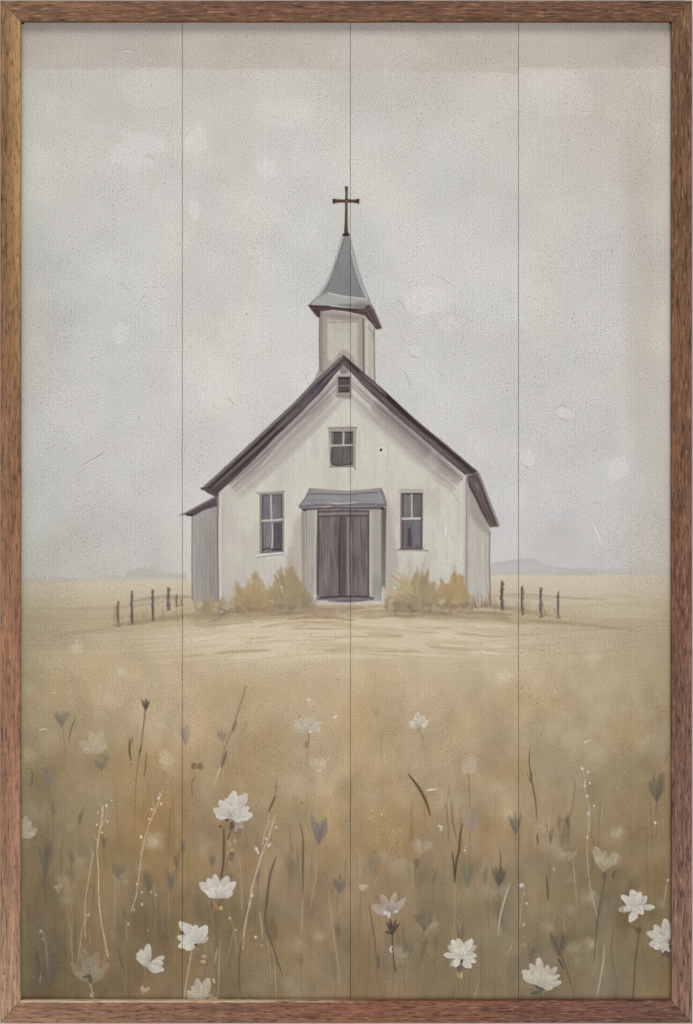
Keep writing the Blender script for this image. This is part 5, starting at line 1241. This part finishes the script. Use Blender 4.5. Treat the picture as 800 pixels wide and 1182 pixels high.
for _ in range(26): dab(R(340, 370), R(829, 844), R(2, 4), R(2, 4.4), [(198, 188, 166), (206, 197, 178), (190, 178, 158)][rs.randint(3)], .5, f12)
flower(355, 845, [(342, 840, 6), (341, 843, 5), (347, 830, 6), (354, 834, 6), (362, 829, 7), (368, 839, 7)], (196, 185, 164), (206, 197, 178), .5, own=f12)
dab(352, 847, 4, 2, (170, 154, 134), .6, f12); dab(358.8, 844.6, 1.6, 1.2, (224, 222, 216), .9, f12); bud_ = stroke([(355, 864), (353.6, 858), (352.6, 856)], 4.6, (136, 122, 108), .8, f12, 'leaf')
dab(356, 807.6, 2.2, 1.6, (216, 208, 190), .8); dab(360, 811, 5, 3, (202, 190, 160), .5); dab(345.6, 826.6, .9, 2, (120, 108, 60), .7)
for _ in range(14): dab(R(364, 376), R(876, 890), R(1, 2), R(1, 2.4), (206, 196, 176), .5)
f13 = part('painted_flower', None, 'small crisp white bloom right of the middle seam')
flower(484, 837, [(474, 834, 7), (475, 838, 6), (482, 824, 7), (489, 828, 6), (493, 833, 7), (491, 837, 6), (478, 830, 6)], (204, 194, 174), (214, 205, 188), own=f13)
stroke([(482, 846), (486, 838)], 4, (164, 148, 134), .75, f13, 'leaf'); stroke([(488, 854), (488.6, 848)], 2.8, (146, 130, 112), .75, f13, 'leaf'); stem(f13, [(484, 844), (487, 850), (489, 862)], 1.0, (150, 132, 106), .6)
f16 = part('painted_flower', None, 'white bloom emerging from behind the left rail')
flower(24, 966, [(40, 958, 9), (34, 950, 8), (30, 944, 7), (38, 963, 7)], (182, 172, 148), (192, 182, 158), .85, own=f16)
f17 = part('painted_flower', None, 'pale translucent bloom high in the right meadow')
stem(f17, [(698, 1014), (697, 1030), (695, 1046)], 1.2, (112, 102, 82), .7)
flower(697, 1004, [(688, 980, 9), (689, 990, 8), (698, 984, 6), (708, 988, 7), (703, 994, 8), (693, 994, 8)], (176, 166, 142), (188, 178, 156), .75, own=f17)
for t_ in [(696, 1006), (700, 1004)]: stroke([(698, 1018), t_], 3.4, (104, 92, 76), .8, f17, 'leaf')
blade([(709.6, 1005), (707, 1014)], 2, (84, 78, 58), .85)
f18 = part('painted_flower', None, 'small faded petal bloom above the bottom left'); flower(122, 876, [(114, 872, 5), (122, 868, 6), (127, 876, 5)], (150, 134, 112), (160, 144, 122), .6, own=f18)
o_ = flower(140, 1018, [(134, 1020, 4), (140, 1011, 5), (146, 1018, 5)], (160, 148, 128), (172, 160, 140), .55, 'faint lilac petals among the sprigs')
blade([(139, 1018), (136, 1032), (134, 1044)], 1.5, (166, 154, 128), .55)

# soft shade beside the left rail, painted into the print's colour
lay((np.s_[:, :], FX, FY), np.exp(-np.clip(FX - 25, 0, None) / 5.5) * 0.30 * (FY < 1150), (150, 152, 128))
C[:] = np.clip(C, 8, 250)

# ------------------------------------------------------------------ pigment -> meshes
LIGHT = 1.0
lin = C / 255.0
lin = np.where(lin <= 0.04045, lin / 12.92, ((lin + 0.055) / 1.055) ** 2.4) * LIGHT
lin = np.clip(lin, 0, 0.9).astype(np.float32)
SEAMS = (210.5, 404.5, 598.5); GAP = 0.27
# cells: which are inside the glass-free opening and not in a seam
cx_ = (gx[:-1] + gx[1:]) / 2; cy_ = (gy[:-1] + gy[1:]) / 2
gxs = gx.copy()
for s_ in SEAMS:                           # snap two lattice columns to the edges of the seam
    i = int(np.argmin(np.abs(cx_ - s_)))
    gxs[i] = s_ - GAP; gxs[i + 1] = s_ + GAP
seamcell = np.zeros(NX - 1, bool)
for s_ in SEAMS: seamcell[int(np.argmin(np.abs(cx_ - s_)))] = True
VX = np.broadcast_to(gxs[None, :], (NY, NX)); VY = np.broadcast_to(gy[:, None], (NY, NX))

def sheet(name, cell_mask, h, jit=None):
    """mesh of the lattice cells in cell_mask lying h above the boards, pigment colour on its vertices"""
    jj, ii = np.nonzero(cell_mask)
    if len(jj) == 0: return None
    a = jj * NX + ii
    quads = np.stack([a, a + NX, a + NX + 1, a + 1], 1)
    uniq, inv = np.unique(quads, return_inverse=True)
    inv = inv.reshape(-1, 4)
    vx = VX.ravel()[uniq]; vy = VY.ravel()[uniq]
    co = np.empty((len(uniq), 3), np.float32)
    co[:, 0] = (vx - CX) * MM; co[:, 1] = -h * MM; co[:, 2] = (CY - vy) * MM
    me = bpy.data.meshes.new(name)
    me.vertices.add(len(uniq)); me.vertices.foreach_set('co', co.ravel())
    nf = len(inv)
    me.loops.add(nf * 4); me.loops.foreach_set('vertex_index', inv.astype(np.int32).ravel())
    me.polygons.add(nf)
    me.polygons.foreach_set('loop_start', np.arange(nf, dtype=np.int32) * 4)
    me.polygons.foreach_set('loop_total', np.full(nf, 4, np.int32))
    me.update(calc_edges=True)
    at = me.attributes.new('pigment', 'FLOAT_COLOR', 'POINT')
    cc = np.ones((len(uniq), 4), np.float32); cc[:, :3] = lin.reshape(-1, 3)[uniq]
    at.data.foreach_set('color', cc.ravel())
    me.materials.append(M_PRINT)
    o = bpy.data.objects.new(name, me); sc.collection.objects.link(o)
    return o

notch = ((cx_[None, :] < 28.0) & (cy_[:, None] < 28.2)) | ((cx_[None, :] > 772.2) & (cy_[:, None] < 28.0))
bounds = [X0] + list(SEAMS) + [X1]
boards = []
for b in range(4):
    mcol = (cx_ > bounds[b]) & (cx_ < bounds[b + 1]) & ~seamcell
    m_ = np.broadcast_to(mcol[None, :], (NY - 1, NX - 1)) & ~notch
    o = sheet('printed_board', m_, 0.0)
    # thickness: the sides and back of the board
    xa = bounds[b] + (GAP if b else 0); xb = bounds[b + 1] - (GAP if b < 3 else 0)
    me = o.data; base = len(me.vertices)
    import bmesh
    bm = bmesh.new()
    c8 = [bm.verts.new(W(x_, y_, h_)) for h_ in (-0.05, -8) for (x_, y_) in ((xa, Y0 + 5), (xb, Y0 + 5), (xb, Y1), (xa, Y1))]
    for f_ in ((7, 6, 5, 4), (0, 4, 5, 1), (1, 5, 6, 2), (2, 6, 7, 3), (3, 7, 4, 0)): bm.faces.new([c8[k_] for k_ in f_])
    tmp = bpy.data.meshes.new('tmp'); bm.to_mesh(tmp); bm.free()
    core = bpy.data.objects.new('board_core', tmp); sc.collection.objects.link(core); tmp.materials.append(M_EDGE); tmp.name = 'board_core'
    to_pic(o); core.parent = o
    o['label'] = ['leftmost printed board', 'second printed board, with the main flowers', 'third printed board, right half of the church', 'rightmost printed board'][b]
    boards.append(o)

cellown = OWN[:-1, :-1].copy()
cellown[np.broadcast_to(seamcell[None, :], cellown.shape)] = 0
cellown[:, cx_ < 24.6] = 0
inside = (cx_ > 25.2) & (cx_ < 773.8)
objs = {}
sel = {}
flat = cellown.ravel(); order = np.argsort(flat, kind='stable'); sf = flat[order]
starts = np.searchsorted(sf, np.arange(len(PARTS) + 1))
for pid in range(1, len(PARTS)):
    idx = order[starts[pid]:starts[pid + 1]]
    if len(idx) < 3: continue
    m_ = np.zeros(flat.shape, bool); m_[idx] = True
    o = sheet(PARTS[pid]['name'], m_.reshape(cellown.shape), 0.12)
    objs[pid] = o
for pid, o in objs.items():
    par = PARTS[pid]['parent']
    if par and par in objs: o.parent = objs[par]
    else: to_pic(o)
for pid, o in objs.items():
    if PARTS[pid]['label']: o['label'] = PARTS[pid]['label']
bpy.context.view_layer.update()
# children of painted parts: keep their place (their parents carry the offset of the picture)
for pid, o in objs.items():
    par = PARTS[pid]['parent']
    if par and par in objs:
        o.matrix_parent_inverse = objs[par].matrix_world.inverted()
for o in boards:
    for c_ in o.children: c_.matrix_parent_inverse = o.matrix_world.inverted()
